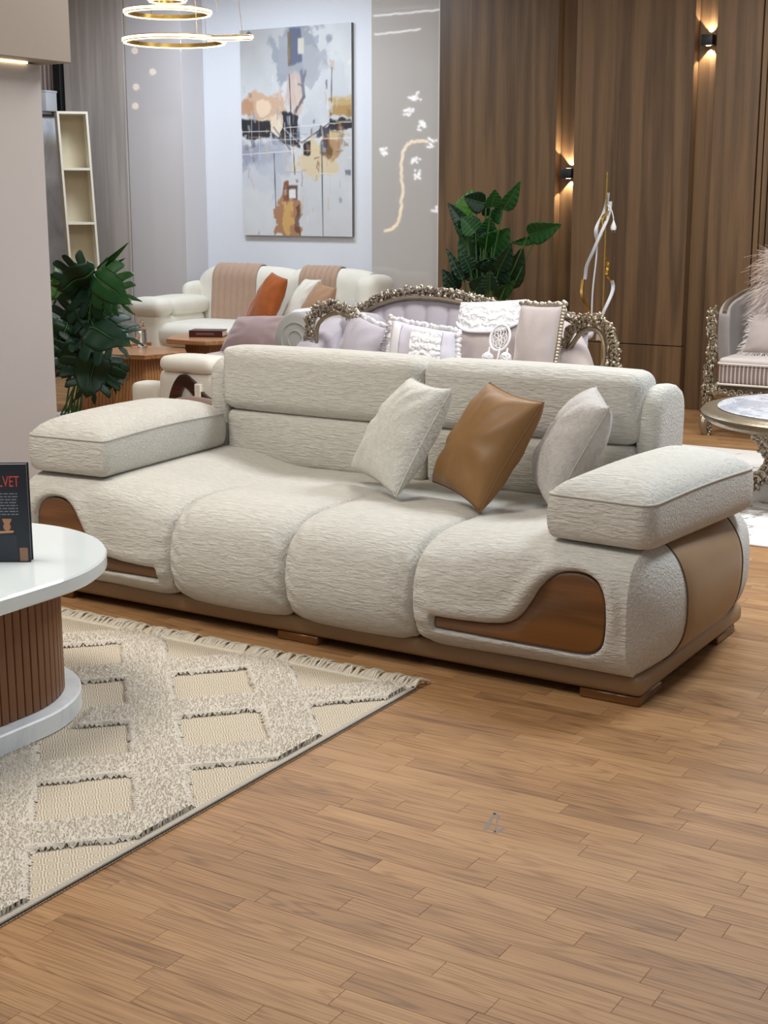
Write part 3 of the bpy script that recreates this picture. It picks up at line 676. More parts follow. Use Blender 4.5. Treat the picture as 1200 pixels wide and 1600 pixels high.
CRYST = [(-7.85, 6.9, 2.3), (-7.73, 6.9, 2.13), (-7.93, 6.9, 1.96), (-7.91, 6.9, 1.8), (-7.94, 6.9, 2.6), (-8.02, 6.9, 2.45), (-8.34, 6.9, 2.05), (-7.66, 6.9, 1.43)]
LINES = [((-8.45, 6.9, 3.45), (-7.63, 6.9, 3.46)), ((-8.44, 6.9, 3.26), (-7.87, 6.9, 3.28))]

# ------------------------------------------------------------------ pendant lamp of rings
def ring_geo(R0, w, h, n=72):
    a = np.arange(n)*2*PI/n
    prof = [(R0, -h/2), (R0, h/2), (R0-w, h/2), (R0-w, -h/2)]
    G = np.array([[(r*math.cos(q), r*math.sin(q), z) for r, z in prof] for q in a]); return MB().grid(G, cu=True, cv=True)
M['gold'] = metal('brushed_gold', lin((205, 170, 95)), .3)
led = emit('ring_led', (1, .90, .62), 2.6)
pl = thing('pendant_lamp', 'gold pendant lamp of four glowing rings', 'pendant lamp', (-6.26, 7.6, 2.40))
for (x, y, z, Rr, tx, ty) in ((0, 0, .155, .335, 0, 0), (-.05, 0, .335, .283, 0, 0), (-.05, 0, .415, .125, 0, 0), (.45, .0, .15, .148, 7, 3)):
    o = ring_geo(Rr, .020, .028).build('ring', M['gold'], pl); o.location = (x, y, z); o.rotation_euler = (R(tx), R(ty), 0)
    ring_geo(Rr+.004, .004, .017).build('diffuser', led, o); ring_geo(Rr-.004, .018, .006).build('lower_diffuser', led, o).location = (0, 0, -.0155)
for x, y, z in ((.30, -.14, .16), (-.30, -.14, .16), (0, .335, .16), (.2, .2, .34), (-.3, .13, .34), (-.05, -.12, .42), (.45, .14, .16)):
    MB().tube([(x, y, z), (x*.8, y*.8, 1.1)], .0014, 5).build('cable', M['gold'], pl)
MB().lathe([(0, 1.06), (.34, 1.06), (.34, 1.1), (0, 1.1)], n=32).build('ceiling_canopy', M['gold'], pl)

# lamps that the photo shows only as reflections in the glossy panels
ch = thing('chandelier', 'wavy gold chandelier with crystal clusters mirrored in the glossy panel', 'chandelier', (-8.1, 6.9, 1.2))
pts = np.array(CURVE); loc = np.array((-8.1, 6.9, 1.2))
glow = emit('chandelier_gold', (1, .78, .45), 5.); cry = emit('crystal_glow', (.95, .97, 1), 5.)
P = crom(pts-loc, 60); P += np.random.RandomState(1).uniform(-.012, .012, P.shape)
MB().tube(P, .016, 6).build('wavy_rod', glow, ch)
for i, q in enumerate(CRYST):
    mb = MB(); rr = np.random.RandomState(i)
    for k in range(14): mb.blob(np.array(q)-loc+rr.uniform(-.05, .05, 3), (.016,)*3, 1)
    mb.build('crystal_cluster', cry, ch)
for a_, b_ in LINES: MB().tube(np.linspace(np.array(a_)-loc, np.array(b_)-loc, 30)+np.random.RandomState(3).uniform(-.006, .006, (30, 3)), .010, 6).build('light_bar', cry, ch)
MB().tube([(0, 0, .9), (0, 0, 2.3)], .004, 6).build('suspension', M['gold'], ch)
gb = thing('globe_lamp', 'cluster of small warm globe bulbs mirrored in the left glossy panel', 'pendant lamp', (-10.15, 8.2, 2.4))
for q in ((-.1, 0, .64), (.13, 0, .42), (-.1, 0, .28), (-.12, 0, .09)):
    o = MB().blob(q, (.035,)*3, 3).build('globe', emit('globe_bulb', (1, .8, .5), 3.5), gb); MB().tube([q, (q[0], q[1], 1.1)], .0015, 5).build('cord', M['gold'], o)

# ------------------------------------------------------------------ bookcase, framed mirror, white box
M['cream_lac'] = paint('cream_board', lin((226, 220, 204)), .5)
bc = thing('bookcase', 'tall cream open bookcase beside the grey wood wall panel', 'bookcase', (-8.80, 9.30, 0), R(49))
def skew(z): return .045*(2.27-z)/1.2      # uprights lean out a little towards the foot
def sl_box(x0, x1, y0, y1, z0, z1, k=1.):
    v = [(x+k*skew(z), y, z) for z in (z0, z1) for x, y in ((x0, y0), (x1, y0), (x1, y1), (x0, y1))]
    return MB().add(v, [(3, 2, 1, 0), (4, 5, 6, 7), (0, 1, 5, 4), (1, 2, 6, 5), (2, 3, 7, 6), (3, 0, 4, 7)])
sl_box(-.125, -.107, 0, .26, 0, 2.27).build('side_board', M['cream_lac'], bc, ang=0)
sl_box(.115, .133, 0, .26, 0, 2.27).build('side_board', M['cream_lac'], bc, ang=0)
sl_box(-.107, .115, .24, .255, 0, 2.27).build('back_board', paint('beige_back', lin((205, 192, 166)), .6), bc, ang=0)
for z in (2.25, 1.785, 1.33, .93, .5, .06): sl_box(-.108, .116, 0, .24, z, z+.02).build('shelf', M['cream_lac'], bc, ang=0)
t = NT('painted_reflection'); n = t.noise(t.co((2, 1, .9)), 2.2, 5, .6, 1.); t.P(Base_Color=t.ramp(n, [(.30, lin((70, 76, 88))), (.37, lin((180, 188, 200))), (.6, lin((214, 220, 230)))]), Roughness=.12); MG = t.m  # mirror reflection painted into the colour: pale blue with dark swirls
fm = thing('framed_mirror', 'tall dark framed mirror with painted reflection standing left of the cream bookcase', 'picture', (-9.24, 9.52, 0), R(36))
sl_box(-.17, .14, .02, .03, .05, 2.25).build('painted_reflection', MG, fm, ang=0)
for q in ((-.19, -.17, .0, .04, 0, 2.27), (.125, .142, .0, .04, 0, 2.27), (-.17, .125, 0, .04, 2.25, 2.27), (-.17, .125, 0, .04, .03, .05)): sl_box(*q).build('mirror_frame', M['black'], fm, ang=0)
wbx = thing('storage_box', 'small white box behind the top of the tall framed mirror', 'box', (-9.68, 9.85, 2.321))
MB().rbox(-.12, .12, -.07, .07, 0, .17, .006, 2).build('box_body', M['white'], wbx); MB().rbox(-.125, .125, -.075, .075, .16, .18, .004, 1).build('box_lid', M['white'], wbx)
cab = thing('cabinet', 'plain white tall cabinet standing behind the framed mirror', 'cabinet', (-9.68, 9.85, 0))
MB().rbox(-.15, .04, -.08, .08, .08, 2.32, .005, 1).build('cabinet_body', M['white'], cab); MB().rbox(-.145, .035, -.098, -.081, .09, 2.31, .004, 1).build('cabinet_door', M['white'], cab); MB().box(-.14, .03, -.07, .07, 0, .08).build('cabinet_base', M['black'], cab, ang=0)

# ------------------------------------------------------------------ cream sofa below the painting
M['ivory'] = velvet('ivory_velvet', lin((226, 222, 210)), .3, .07, 9, .2)
M['tan_quilt'] = velvet('taupe_quilt', lin((176, 148, 128)), .3, .08, 8)
cs = thing('sofa', 'ivory sofa with two taupe quilted runners below the painting', 'sofa', (-7.05, 9.25, 0))
MB().rbox(-1.0, 1.15, .05, .85, .06, .20, .03, 3).build('sofa_base', velvet('base_brown', lin((150, 116, 92)), .2), cs)
MB().rbox(-.98, 1.13, .03, .8, .20, .34, .05, 4).build('seat_frame', M['ivory'], cs)
for x0, x1 in ((-1.0, .08), (.08, 1.15)): MB().puff(x0, x1, .0, .70, .33, .525, .07, (.0, .015, .02)).build('seat_cushion', M['ivory'], cs, ang=0).data.shade_smooth()
def back_x(t_, z): return 0
BK = crom([(.62, .50), (.63, .65), (.645, .8), (.66, .91), (.71, .975), (.78, .985), (.84, .95), (.86, .85)], 40)
for x0, x1 in ((-.93, .04), (.04, .80)):
    xs = np.linspace(x0, x1, 26); G = np.zeros((26, 40, 3)); k = np.linspace(-1, 1, 26)
    for i in range(26):
        b_ = .05*(1-abs(k[i])**4)-.05; G[i, :, 0] = xs[i]; G[i, :, 1] = BK[:, 0]-b_*.4; G[i, :, 2] = BK[:, 1]+b_*.6
    G[..., 2] -= .04*np.clip((-G[..., 0]-.75)/.18, 0, 1)**2
    MB().grid(G, flip=True).build('back_cushion', M['ivory'], cs, ang=0).data.shade_smooth()
    MB().add([G[0, j] for j in range(40)]+[G[-1, j] for j in range(40)], [tuple(range(40)), tuple(range(79, 39, -1))]).build('back_cushion_side', M['ivory'], cs, ang=0)
MB().rbox(-.9, .8, .72, .88, .2, .86, .03, 2).build('back_frame', M['ivory'], cs)
for x0, x1 in ((-.76, -.29), (.15, .52)):
    mbq = MB(); xs = np.linspace(x0, x1, 57); G = np.zeros((57, 40, 3)); nrm = pnorm(BK)
    for i in range(57):
        rb = .008+.011*abs(math.sin(PI*7*i/56))**.6; G[i, :, 0] = xs[i]; G[i, :, 1] = BK[:, 0]+nrm[:, 0]*rb*1.0; G[i, :, 2] = BK[:, 1]+nrm[:, 1]*rb
    mbq.grid(G, flip=True).build('quilted_runner', M['tan_quilt'], cs, ang=60)
for s, x0, x1 in ((-1, -1.13, -.78), (1, .84, 1.20)):
    MB().puff(x0+.03, x1-.03, -.02, .62, .2, .60, .06, (.01, .01, .0)).build('arm_body', M['ivory'], cs, ang=0).data.shade_smooth()
    for y0, y1 in ((-.05, .16), (.15, .66)): MB().puff(x0, x1, y0, y1, .585, .725, .06, (.0, .0, .02), 12).build('arm_pad', M['ivory'], cs, ang=0).data.shade_smooth()
MB().puff(.78, .98, .5, .86, .55, .93, .07, (.01, .01, .02), 12).build('back_bolster', M['ivory'], cs, ang=0).data.shade_smooth()
MB().puff(-1.0, -.9, .5, .84, .5, .83, .06, (.01, .01, .02), 12).build('back_bolster', M['ivory'], cs, ang=0).data.shade_smooth()
for x in (-.95, 1.1):
    for y in (.1, .8): MB().box(x-.03, x+.03, y-.03, y+.03, 0, .07).build('foot', M['black'], cs, ang=0)
G4 = 'cushions on the ivory sofa'
pillow('cushion', 'rust orange velvet cushion on the ivory sofa', 'cushion', [(-7.27, 9.62, .55), (-6.90, 9.50, .55), (-6.86, 9.68, .90), (-7.06, 9.74, .95)], .17, velvet('rust_velvet', lin((158, 84, 36)), .5, .3, 12), G4, .03, 5, 18)
pillow('cushion', 'ivory plush cushion between the orange and the tan cushions', 'cushion', [(-6.98, 9.72, .55), (-6.70, 9.66, .55), (-6.60, 9.79, .90), (-6.78, 9.82, .90)], .15, M['ivory'], G4, .03, 6, 18)
pillow('cushion', 'tan velvet cushion right of the ivory cushion', 'cushion', [(-6.70, 9.50, .555), (-6.32, 9.46, .555), (-6.34, 9.62, .85), (-6.54, 9.66, .89)], .15, velvet('tan_velvet', lin((168, 132, 104)), .4, .12, 8), G4, .06, 7, 18)
pillow('cushion', 'small rust cushion lying flat in front of the orange cushion', 'cushion', [(-7.03, 9.28, .575), (-6.70, 9.28, .575), (-6.72, 9.42, .585), (-7.02, 9.42, .585)], .05, velvet('rust_velvet_b', lin((172, 92, 52)), .4, .1), G4, .03, 8, 12)

# ------------------------------------------------------------------ hexagonal ribbed tables, book, bottle
M['ash_top'] = wood('honey_wood_top', lin((150, 102, 62)), lin((186, 138, 92)), 'x', 1.0, .3, 6)
M['ash_rib'] = wood('honey_wood_rib', lin((168, 116, 70)), lin((192, 138, 86)), 'z', .6, .4, 2)
def hex_table(x, y, h, rt, rz, lab):
    r = thing('hexagonal_table', lab, 'side table', (x, y, 0), R(rz), 'hexagonal ribbed wood tables')
    hx = lambda q: np.array([(q*math.cos(PI/3*k), q*math.sin(PI/3*k)) for k in range(6)])
    MB().prism(hx(rt), [(.008, h-.035), (0, h-.028), (0, h-.003), (.004, h)], 'z').build('table_top', M['ash_top'], r, ang=20, recalc=True)
    b0, b1 = rt*.78, rt*.58; B0, B1 = hx(b0), hx(b1)
    MB().grid(np.stack([np.c_[B0, np.zeros(6)], np.c_[B1, np.full(6, h-.034)]]), cv=True, flip=True).build('base_core', M['ash_rib'], r, ang=10)
    for k in range(6):
        mb = MB(); A0, A1, C0, C1 = B0[k], B1[k], B0[(k+1) % 6], B1[(k+1) % 6]; nn = (A0+C0)/np.linalg.norm(A0+C0)*.005
        for j in range(9):
            t0, t1 = (j+.1)/9, (j+.78)/9; q = []
            for zz_, (A, C) in ((0.001, (A0, C0)), (h-.036, (A1, C1))):
                for tt, off in ((t0, 0), (t0, 1), (t1, 1), (t1, 0)): p_ = A+(C-A)*tt+nn*off; q.append((p_[0], p_[1], zz_))
            mb.add(q, [(0, 1, 5, 4), (1, 2, 6, 5), (2, 3, 7, 6), (4, 5, 6, 7)])
        mb.build('ribbed_face', M['ash_rib'], r, ang=10)
    return r
hex_table(-6.74, 7.74, .50, .34, 12, 'hexagonal ribbed wood table with the clear glass bottle on it')
hex_table(-6.56, 8.30, .56, .36, 0, 'hexagonal ribbed wood table with the dark red book on it')
hex_table(-7.40, 8.12, .50, .33, 20, 'hexagonal ribbed wood table half hidden behind the monstera leaves')
bt = thing('glass_bottle', 'clear ribbed glass bottle on the near hexagonal table', 'bottle', (-6.87, 7.88, .501))
MB().lathe([(0, 0), (.032, 0), (.034, .01), (.030, .05), (.033, .06), (.030, .085), (.033, .095), (.030, .12), (.032, .135), (.026, .15), (.014, .16), (.0, .161)], n=20).build('bottle_body', glass('clear_glass', (.95, .97, .97)), bt)
MB().lathe([(0, .16), (.012, .16), (.014, .175), (.006, .19), (0, .205)], n=14).build('stopper', glass('clear_glass_b'), bt)
b2 = thing('book', 'dark red closed book lying on the far hexagonal table', 'book', (-6.60, 8.30, .561), R(24))
MB().rbox(-.125, .125, -.08, .08, 0, .005, .001, 1).rbox(-.125, .125, -.08, .08, .042, .047, .001, 1).rbox(-.125, .125, -.082, -.076, 0, .047, .001, 1).build('cover', plain('oxblood_cover', lin((74, 34, 34)), .4), b2, ang=30)
MB().box(-.12, .12, -.076, .075, .005, .042).build('pages', paint('book_pages_b', lin((226, 220, 208)), .8), b2, ang=0)
mb = MB(); rr = random.Random(2); q = -.07
while q < .06: w_ = rr.uniform(.008, .014); mb.box(q, q+w_*.7, -.0826, -.082, .016, .031); q += w_
mb.build('spine_lettering', plain('spine_print', lin((140, 96, 88)), .5), b2, ang=0)

# ------------------------------------------------------------------ armchair with dark wood arm (seen over the left armrest)
ac = thing('armchair', 'cream low armchair with dark curved wooden arm behind the main sofa', 'armchair', (-5.3, 6.8, 0))
M['dark_wood'] = wood('dark_gloss_wood', lin((40, 20, 14)), lin((74, 38, 26)), 'x', 1.5, .15, 6, coat=.6)
MB().puff(-.42, .30, -.25, .25, .14, .40, .05, (.0, .0, .02), 14).build('seat_cushion', M['ivory'], ac, ang=0).data.shade_smooth()
for s in (-1, 1):
    y0, y1 = (-.38, -.22) if s < 0 else (.22, .38)
    MB().puff(-.41, -.19, y0, y1, .03, .482, .035, (.0, .0, .006), 12).build('front_block', M['ivory'], ac, ang=0).data.shade_smooth()
    MB().puff(-.20, .34, y0, y1, .03, .575, .05, (.0, .0, .0), 12).build('arm_body', M['ivory'], ac, ang=0).data.shade_smooth()
    MB().puff(-.165, .22, y0-.03, y1+.03, .568, .655, .04, (.0, .0, .012), 12).build('arm_pad', M['ivory'], ac, ang=0).data.shade_smooth()
    P = crom([(-.12, .10), (-.11, .32), (-.07, .47), (.0, .555), (.08, .53), (.17, .45), (.28, .40)], 40); yo = y0-.012 if s < 0 else y1+.012
    Oq = np.vstack([P+pnorm(P)*.0, (P-pnorm(P)*np.linspace(.075, .055, 40)[:, None])[::-1]]); wa = MB().prism(Oq, [(0, yo-.012), (0, yo+.012)], 'y').build('wooden_arm', M['dark_wood'], ac, ang=30, recalc=True)
    MB().rbox(.10, .15, yo-.016, yo+.016, .37, .51, .006, 1).build('arm_strap', M['ivory'], wa)
    Pb = resample(rpoly([(-.09, .03), (.32, .03), (.32, .42), (.10, .44), (-.04, .42), (-.09, .34)], (.02, .02, .02, .05, .06, .06)), 60)
    MB().prism(Pb, [(.02, yo-s*.0), (0, yo+s*.01), (0, yo+s*.035), (.015, yo+s*.045)], 'y').build('side_cushion', velvet('mushroom_velvet', lin((158, 134, 122)), .3, .06), ac, ang=50, recalc=True)
MB().puff(.22, .40, -.36, .36, .1, .64, .06, (.02, .0, .0), 14).build('backrest', M['ivory'], ac, ang=0).data.shade_smooth()
# lilac bench and rolled-arm sofa behind it
M['lilac'] = velvet('lilac_velvet', lin((176, 166, 170)), .5, .1, 7)
M['grey_vel'] = velvet('grey_velvet', lin((168, 166, 162)), .5, .1, 7)
M['mauve'] = velvet('mauve_velvet', lin((172, 150, 152)), .5, .12, 9)
be = thing('daybed', 'low pale pink daybed behind the mauve cushion', 'daybed', (-5.74, 8.05, 0))
MB().puff(-.36, .36, -.5, .5, .28, .53, .06, (.01, .01, .02), 14).build('seat_cushion', velvet('blush_velvet', lin((208, 190, 186)), .4, .06), be, ang=0).data.shade_smooth()
MB().rbox(-.34, .34, -.48, .55, .08, .29, .02, 2).build('daybed_base', M['lilac'], be)
MB().puff(-.30, .44, .42, .62, .40, .755, .07, (.0, .02, .0), 14).build('backrest', velvet('blush_velvet_b', lin((206, 182, 180)), .4, .06), be, ang=0).data.shade_smooth()
MB().puff(-.28, .14, .46, .64, .69, .76, .05, (.0, .02, .02), 12).build('top_roll', M['white_fab'] if 'white_fab' in M else velvet('white_velvet', lin((232, 230, 234)), .3, .04), be, ang=0).data.shade_smooth()
for x in (-.3, .3):
    for y in (-.42, .5): MB().lathe([(.0, 0), (.02, 0), (.028, .085), (0, .085)], (x, y, 0), 12).build('leg', M['dark_wood'], be)
pillow('cushion', 'mauve velvet cushion left of the grey rolled arm', 'cushion', [(-5.98, 7.64, .545), (-5.44, 7.60, .545), (-5.38, 7.72, .80), (-5.93, 7.78, .765)], .15, M['mauve'], None, .04, 9, 18)
rs_ = thing('sofa', 'grey velvet sofa with a rolled arm behind the carved sofa', 'sofa', (-4.4, 7.75, 0))
def roll_arm(x, s):
    a = np.linspace(-.6, PI*1.25, 34); O = np.vstack([[(.10, .1), (.12, .5)], np.c_[.0+.165*np.cos(a), .69+.165*np.sin(a)], [(-.12, .5), (-.12, .1)]])*[s, 1]
    O = resample(O, 90); q = MB().prism(O, [(.02, -.42), (.0, -.41), (-.004, -.40), (0, -.38), (0, .4)], 'y').build('rolled_arm', M['grey_vel'], rs_, ang=50, recalc=True); q.location = (x, 0, 0)
    for rr_ in (.105, .055): MB().tube(np.c_[rr_*np.cos(a)*s, np.full(34, -.422), .69+rr_*np.sin(a)], .006, 6).build('scroll_piping', M['grey_vel'], q)
roll_arm(-.74, 1); roll_arm(.54, -1)
MB().puff(-.62, .42, -.38, .3, .25, .56, .07, (.0, .02, .02), 14).build('seat_cushion', M['grey_vel'], rs_, ang=0).data.shade_smooth()
MB().puff(-.9, .66, .24, .44, .15, .88, .08, (.0, .02, .0), 16).build('backrest', M['grey_vel'], rs_, ang=0).data.shade_smooth()
MB().rbox(-.72, .52, -.36, .4, .06, .28, .02, 2).build('sofa_base', M['grey_vel'], rs_)
for x in (-.65, .45):
    for y in (-.3, .35): MB().box(x-.03, x+.03, y-.03, y+.03, 0, .07).build('leg', M['dark_wood'], rs_, ang=0)
pillow('cushion', 'dusty pink cushion with cream corner peeking over the carved crest', 'cushion', [(-4.57, 7.68, .60), (-4.08, 7.66, .60), (-4.08, 7.86, .945), (-4.56, 7.88, .975)], .14, velvet('dusty_pink', lin((186, 160, 150)), .4, .08), None, .05, 12, 16)
pillow('cushion', 'pale lilac cushion in the rolled arm corner of the grey sofa', 'cushion', [(-4.93, 7.46, .60), (-4.64, 7.46, .60), (-4.66, 7.62, .86), (-4.92, 7.64, .86)], .13, M['lilac'], None, .05, 13, 14)

# ------------------------------------------------------------------ carved sofa with its cushions
def carved_mat(name, col):
    t = NT(name); n = t.noise(t.co(), 60, 4); t.P(Base_Color=t.mix(n, tuple(np.array(col)*.55), col), Metallic=.75, Roughness=.34); t.bump(n, .3, .004); return t.m
M['silver'] = carved_mat('antique_silver', lin((196, 184, 168)))
M['champagne'] = carved_mat('antique_champagne', lin((182, 168, 144)))
M['velvet_l'] = velvet('lilac_grey_velvet', lin((178, 172, 180)), .6, .10, 6)
M['velvet_b'] = velvet('beige_grey_velvet', lin((176, 164, 160)), .6, .10, 6)
def carve(path, width, seed=0, depth=.03, dens=1., size=.016):
    """a run of carved acanthus: overlapping curls and petals along a path (x,y,z)"""
    P = resample(np.asarray(path, float), max(8, int(70*dens)), False); rr = np.random.RandomState(seed); mb = MB()
    T = np.gradient(P, axis=0); T /= np.linalg.norm(T, axis=1, keepdims=True)
    mb.tube(P, width*.42, 8)
    from mathutils import Euler
    for i in range(len(P)):
        side = np.cross(T[i], (0, -1, 0)); side /= max(np.linalg.norm(side), 1e-6)
        for k in range(4):
            o = side*rr.uniform(-.55, .55)*width+np.array((0, -1, 0))*rr.uniform(.0, 1)*depth+T[i]*rr.uniform(-.5, .5)*width
            s = size*rr.uniform(.55, 1.15); mb.blob(P[i]+o, (s*1.5, s*.9, s*.6), 1, Euler(tuple(rr.uniform(0, 6, 3))))
        if i % 3 == 0:
            c = P[i]+side*rr.uniform(-.3, .3)*width+np.array((0, -1, 0))*depth; a = np.linspace(0, 5.2, 12); q = np.linspace(1, .25, 12)*size*1.5
            mb.tube(c+np.stack([np.cos(a)*q, -a*.001, np.sin(a)*q], -1), np.linspace(size*.45, size*.2, 12), 5)
    return mb
os_ = thing('carved_sofa', 'lilac velvet sofa with carved silver crest behind the main sofa', 'sofa', (-3.75, 6.6, 0))
def L3(pts, y): return [(x+3.75, y, z) for x, z in pts]
CR = [(-4.52, .60), (-4.535, .845), (-4.49, .935), (-4.38, .97), (-4.28, .94), (-4.23, .90)]
CR2 = [(-4.55, .885), (-4.40, .95), (-4.29, 1.0), (-4.12, 1.04), (-3.91, 1.04), (-3.75, 1.02), (-3.59, .985), (-3.40, .965), (-3.2, .95), (-3.02, .90)]
c1_ = crom(L3(CR, .02), 40); c2_ = crom(L3(CR2, .40), 60)
carve(c1_, .055, 1, .03, .9, .014).build('carved_arm', M['silver'], os_, ang=60)
carve(c2_, .05, 2, .03, 1.5, .014).build('carved_crest', M['silver'], os_, ang=60)
# gilt moulding line under the crest
MB().tube(c2_-[0, .03, .035], .012, 8).build('gilt_moulding', M['champagne'], os_)
MB().tube(np.vstack([c1_[:30]+[.05, -.02, -.035]]), .012, 8).build('gilt_moulding', M['champagne'], os_)
# tufted back
n1, n2 = 110, 34; cc = resample(c2_, n1, False); G = np.zeros((n1, n2, 3))
for i in range(n1):
    zt = cc[i, 2]-.03; f_ = np.linspace(0, 1, n2); z = .42+(zt-.42)*f_; x = cc[i, 0]+(1-f_)*(cc[i, 0]+.05)*-.12
    pl_ = abs(math.sin(PI*11*i/n1))**.5; G[i, :, 0] = x; G[i, :, 2] = z; G[i, :, 1] = .40-.035*pl_*np.sin(PI*np.clip(f_*.9+.1, 0, 1))**.7-.06*np.sin(f_*PI)
MB().grid(G, flip=True).build('tufted_back', M['velvet_l'], os_, ang=60)
MB().rbox(-.85, .7, .40, .47, .2, .86, .02, 2).build('back_frame', M['velvet_l'], os_)
mb = MB()
for k in range(10):
    x = -.78+k*.155
    for z in (.62, .80): mb.blob((x+(.07 if z > .7 else 0), .335, z), (.012, .008, .012), 2)
mb.build('tufting_buttons', M['velvet_l'], os_)['kind'] = 'stuff'
# upholstered arms
for s, x0 in ((-1, -.80), (1, .0)):
    P = crom([(0, .30, .88), (.02, .12, .84), (.01, -.05, .74), (.0, -.12, .55)], 24) if s < 0 else crom([(.60, .30, .93), (.70, .2, .89), (.82, .05, .80), (.90, -.08, .70), (.92, -.12, .55)], 24)
    G = np.zeros((24, 14, 3)); a = np.linspace(0, PI, 14)
    for i in range(24):
        q = P[i]; w_ = .085
        for j in range(14): G[i, j] = (x0+q[0]-w_*math.cos(a[j]), q[1], q[2]-.06+.06*math.sin(a[j]))
        G[i, 0, 2] = G[i, -1, 2] = .3
    MB().grid(G).build('upholstered_arm', M['velvet_l'] if s < 0 else M['velvet_b'], os_, ang=60)
    MB().rbox(x0-.07+.9*(s > 0), x0+.07+.9*(s > 0), -.12, .36, .2, .52, .03, 2).build('arm_panel', M['velvet_l'] if s < 0 else M['velvet_b'], os_)
# inner back pad of the left arm
MB().puff(-.76, -.46, .22, .36, .45, .90, .07, (.0, .02, .02), 14).build('arm_pad', M['velvet_l'], os_, ang=0).data.shade_smooth()
lp = crom([(.72, .10, .82), (.80, .06, .92), (.89, .03, .965), (.98, .0, .95), (1.04, -.02, .87), (1.05, -.03, .78), (1.08, -.05, .72), (1.13, -.08, .66), (1.12, -.1, .5), (1.08, -.1, .25)], 60)
carve(lp, .05, 7, .03, 1.5, .013).build('carved_arm', M['champagne'], os_, ang=60)
lp2 = crom([(.76, .08, .80), (.83, .05, .885), (.90, .02, .915), (.96, .0, .90), (.995, -.02, .84), (1.0, -.03, .76), (.97, -.03, .71)], 30)
MB().tube(lp2, .013, 8).build('gilt_moulding', M['champagne'], os_)
MB().puff(-.9, .95, -.42, .3, .22, .46, .06, (.0, .02, .02), 14).build('seat_cushion', M['velvet_l'], os_, ang=0).data.shade_smooth()
MB().rbox(-.92, .97, -.40, .44, .12, .24, .02, 2).build('seat_rail', M['champagne'], os_)
for x in (-.7, .36):
    for y in (-.35, .38): MB().lathe([(0, 0), (.022, 0), (.026, .03), (.018, .06), (.04, .13), (0, .13)], (x, y, 0), 12).build('leg', M['champagne'], os_)
G5 = 'cushions on the carved sofa'
def rim_of(c, n=90, ear=.06):
    c = [np.array(q, float) for q in c]; out = []
    for k in range(4):
        a, b = c[k], c[(k+1) % 4]; m = sum(c)/4
        for t_ in np.linspace(0, 1, n//4, endpoint=False): p_ = a+(b-a)*t_; out.append(p_+(m-p_)*ear*4*t_*(1-t_))
    return np.array(out), sum(c)/4
def trim(ob, c, mat, kind='fringe', n=120, L=.03, seed=0, sides=None, ear=.06):
    P, m = rim_of(c, n, ear); rr = np.random.RandomState(seed); mb = MB(); loc = np.array(ob.location)
    for i, p_ in enumerate(P):
        if sides is not None and int(i/len(P)*4) not in sides: continue
        d = (p_-m); d /= np.linalg.norm(d)
        if kind == 'bead': mb.blob(p_+d*.008-loc, (.012,)*3, 2)
        elif kind == 'ruffle': mb.blob(p_+d*.012-loc+rr.uniform(-.006, .006, 3), (.018, .010, .014), 1)
        else:
            e = p_+d*L+rr.uniform(-.5, .5, 3)*L*.7+np.array((0, 0, -L*.4)); mb.tube(np.array([p_, (p_+e)/2+rr.uniform(-.2, .2, 3)*L, e])-loc, [.0035, .0042, .002], 5)
    o = mb.build({'bead': 'bead_trim', 'ruffle': 'ruffle_trim', 'fringe': 'fringe_trim'}[kind], mat, ob); o['kind'] = 'stuff'; return o
WH = velvet('white_cotton', lin((232, 230, 232)), .2, .04, 20)
t = NT('white_lace'); v_ = t.n('TexVoronoi', {'Vector': t.co(), 'Scale': 38.}, feature='DISTANCE_TO_EDGE'); wv = t.n('TexWave', {'Vector': t.co(), 'Scale': 9., 'Distortion': 9., 'Detail': 2.}, wave_type='RINGS')
hq = t.math('MULTIPLY_ADD', v_.outputs[0], 1.2, t.math('MULTIPLY', wv.outputs['Fac'], .5)); t.P(Base_Color=t.ramp(hq, [(.15, lin((205, 203, 206))), (.5, lin((240, 239, 240)))]), Roughness=.9); t.bump(hq, .8, .01); M['lace'] = t.m
ca = [(-4.32, 6.46, .56), (-4.02, 6.38, .56), (-4.00, 6.56, .87), (-4.26, 6.64, .94)]
p1 = pillow('cushion', 'lilac cushion with beaded tassel edge, leftmost on the carved sofa', 'cushion', ca, .15, M['velvet_l'], G5, .05, 21, 18)
trim(p1, ca, carved_mat('shell_trim', lin((196, 190, 184))), 'fringe', 160, .03, 1, (1, 2)); trim(p1, ca, WH, 'ruffle', 110, .02, 5, (2,))
cb = [(-3.88, 6.34, .56), (-3.40, 6.28, .56), (-3.50, 6.42, .885), (-3.92, 6.48, .93)]
p2_ = pillow('cushion', 'pale lilac cushion with white lace panels and frilled edge', 'cushion', cb, .15, velvet('pale_lilac_velvet', lin((202, 198, 208)), .4, .06), G5, .05, 22, 18)
trim(p2_, cb, WH, 'ruffle', 150, .02, 2, (0, 1, 2, 3))
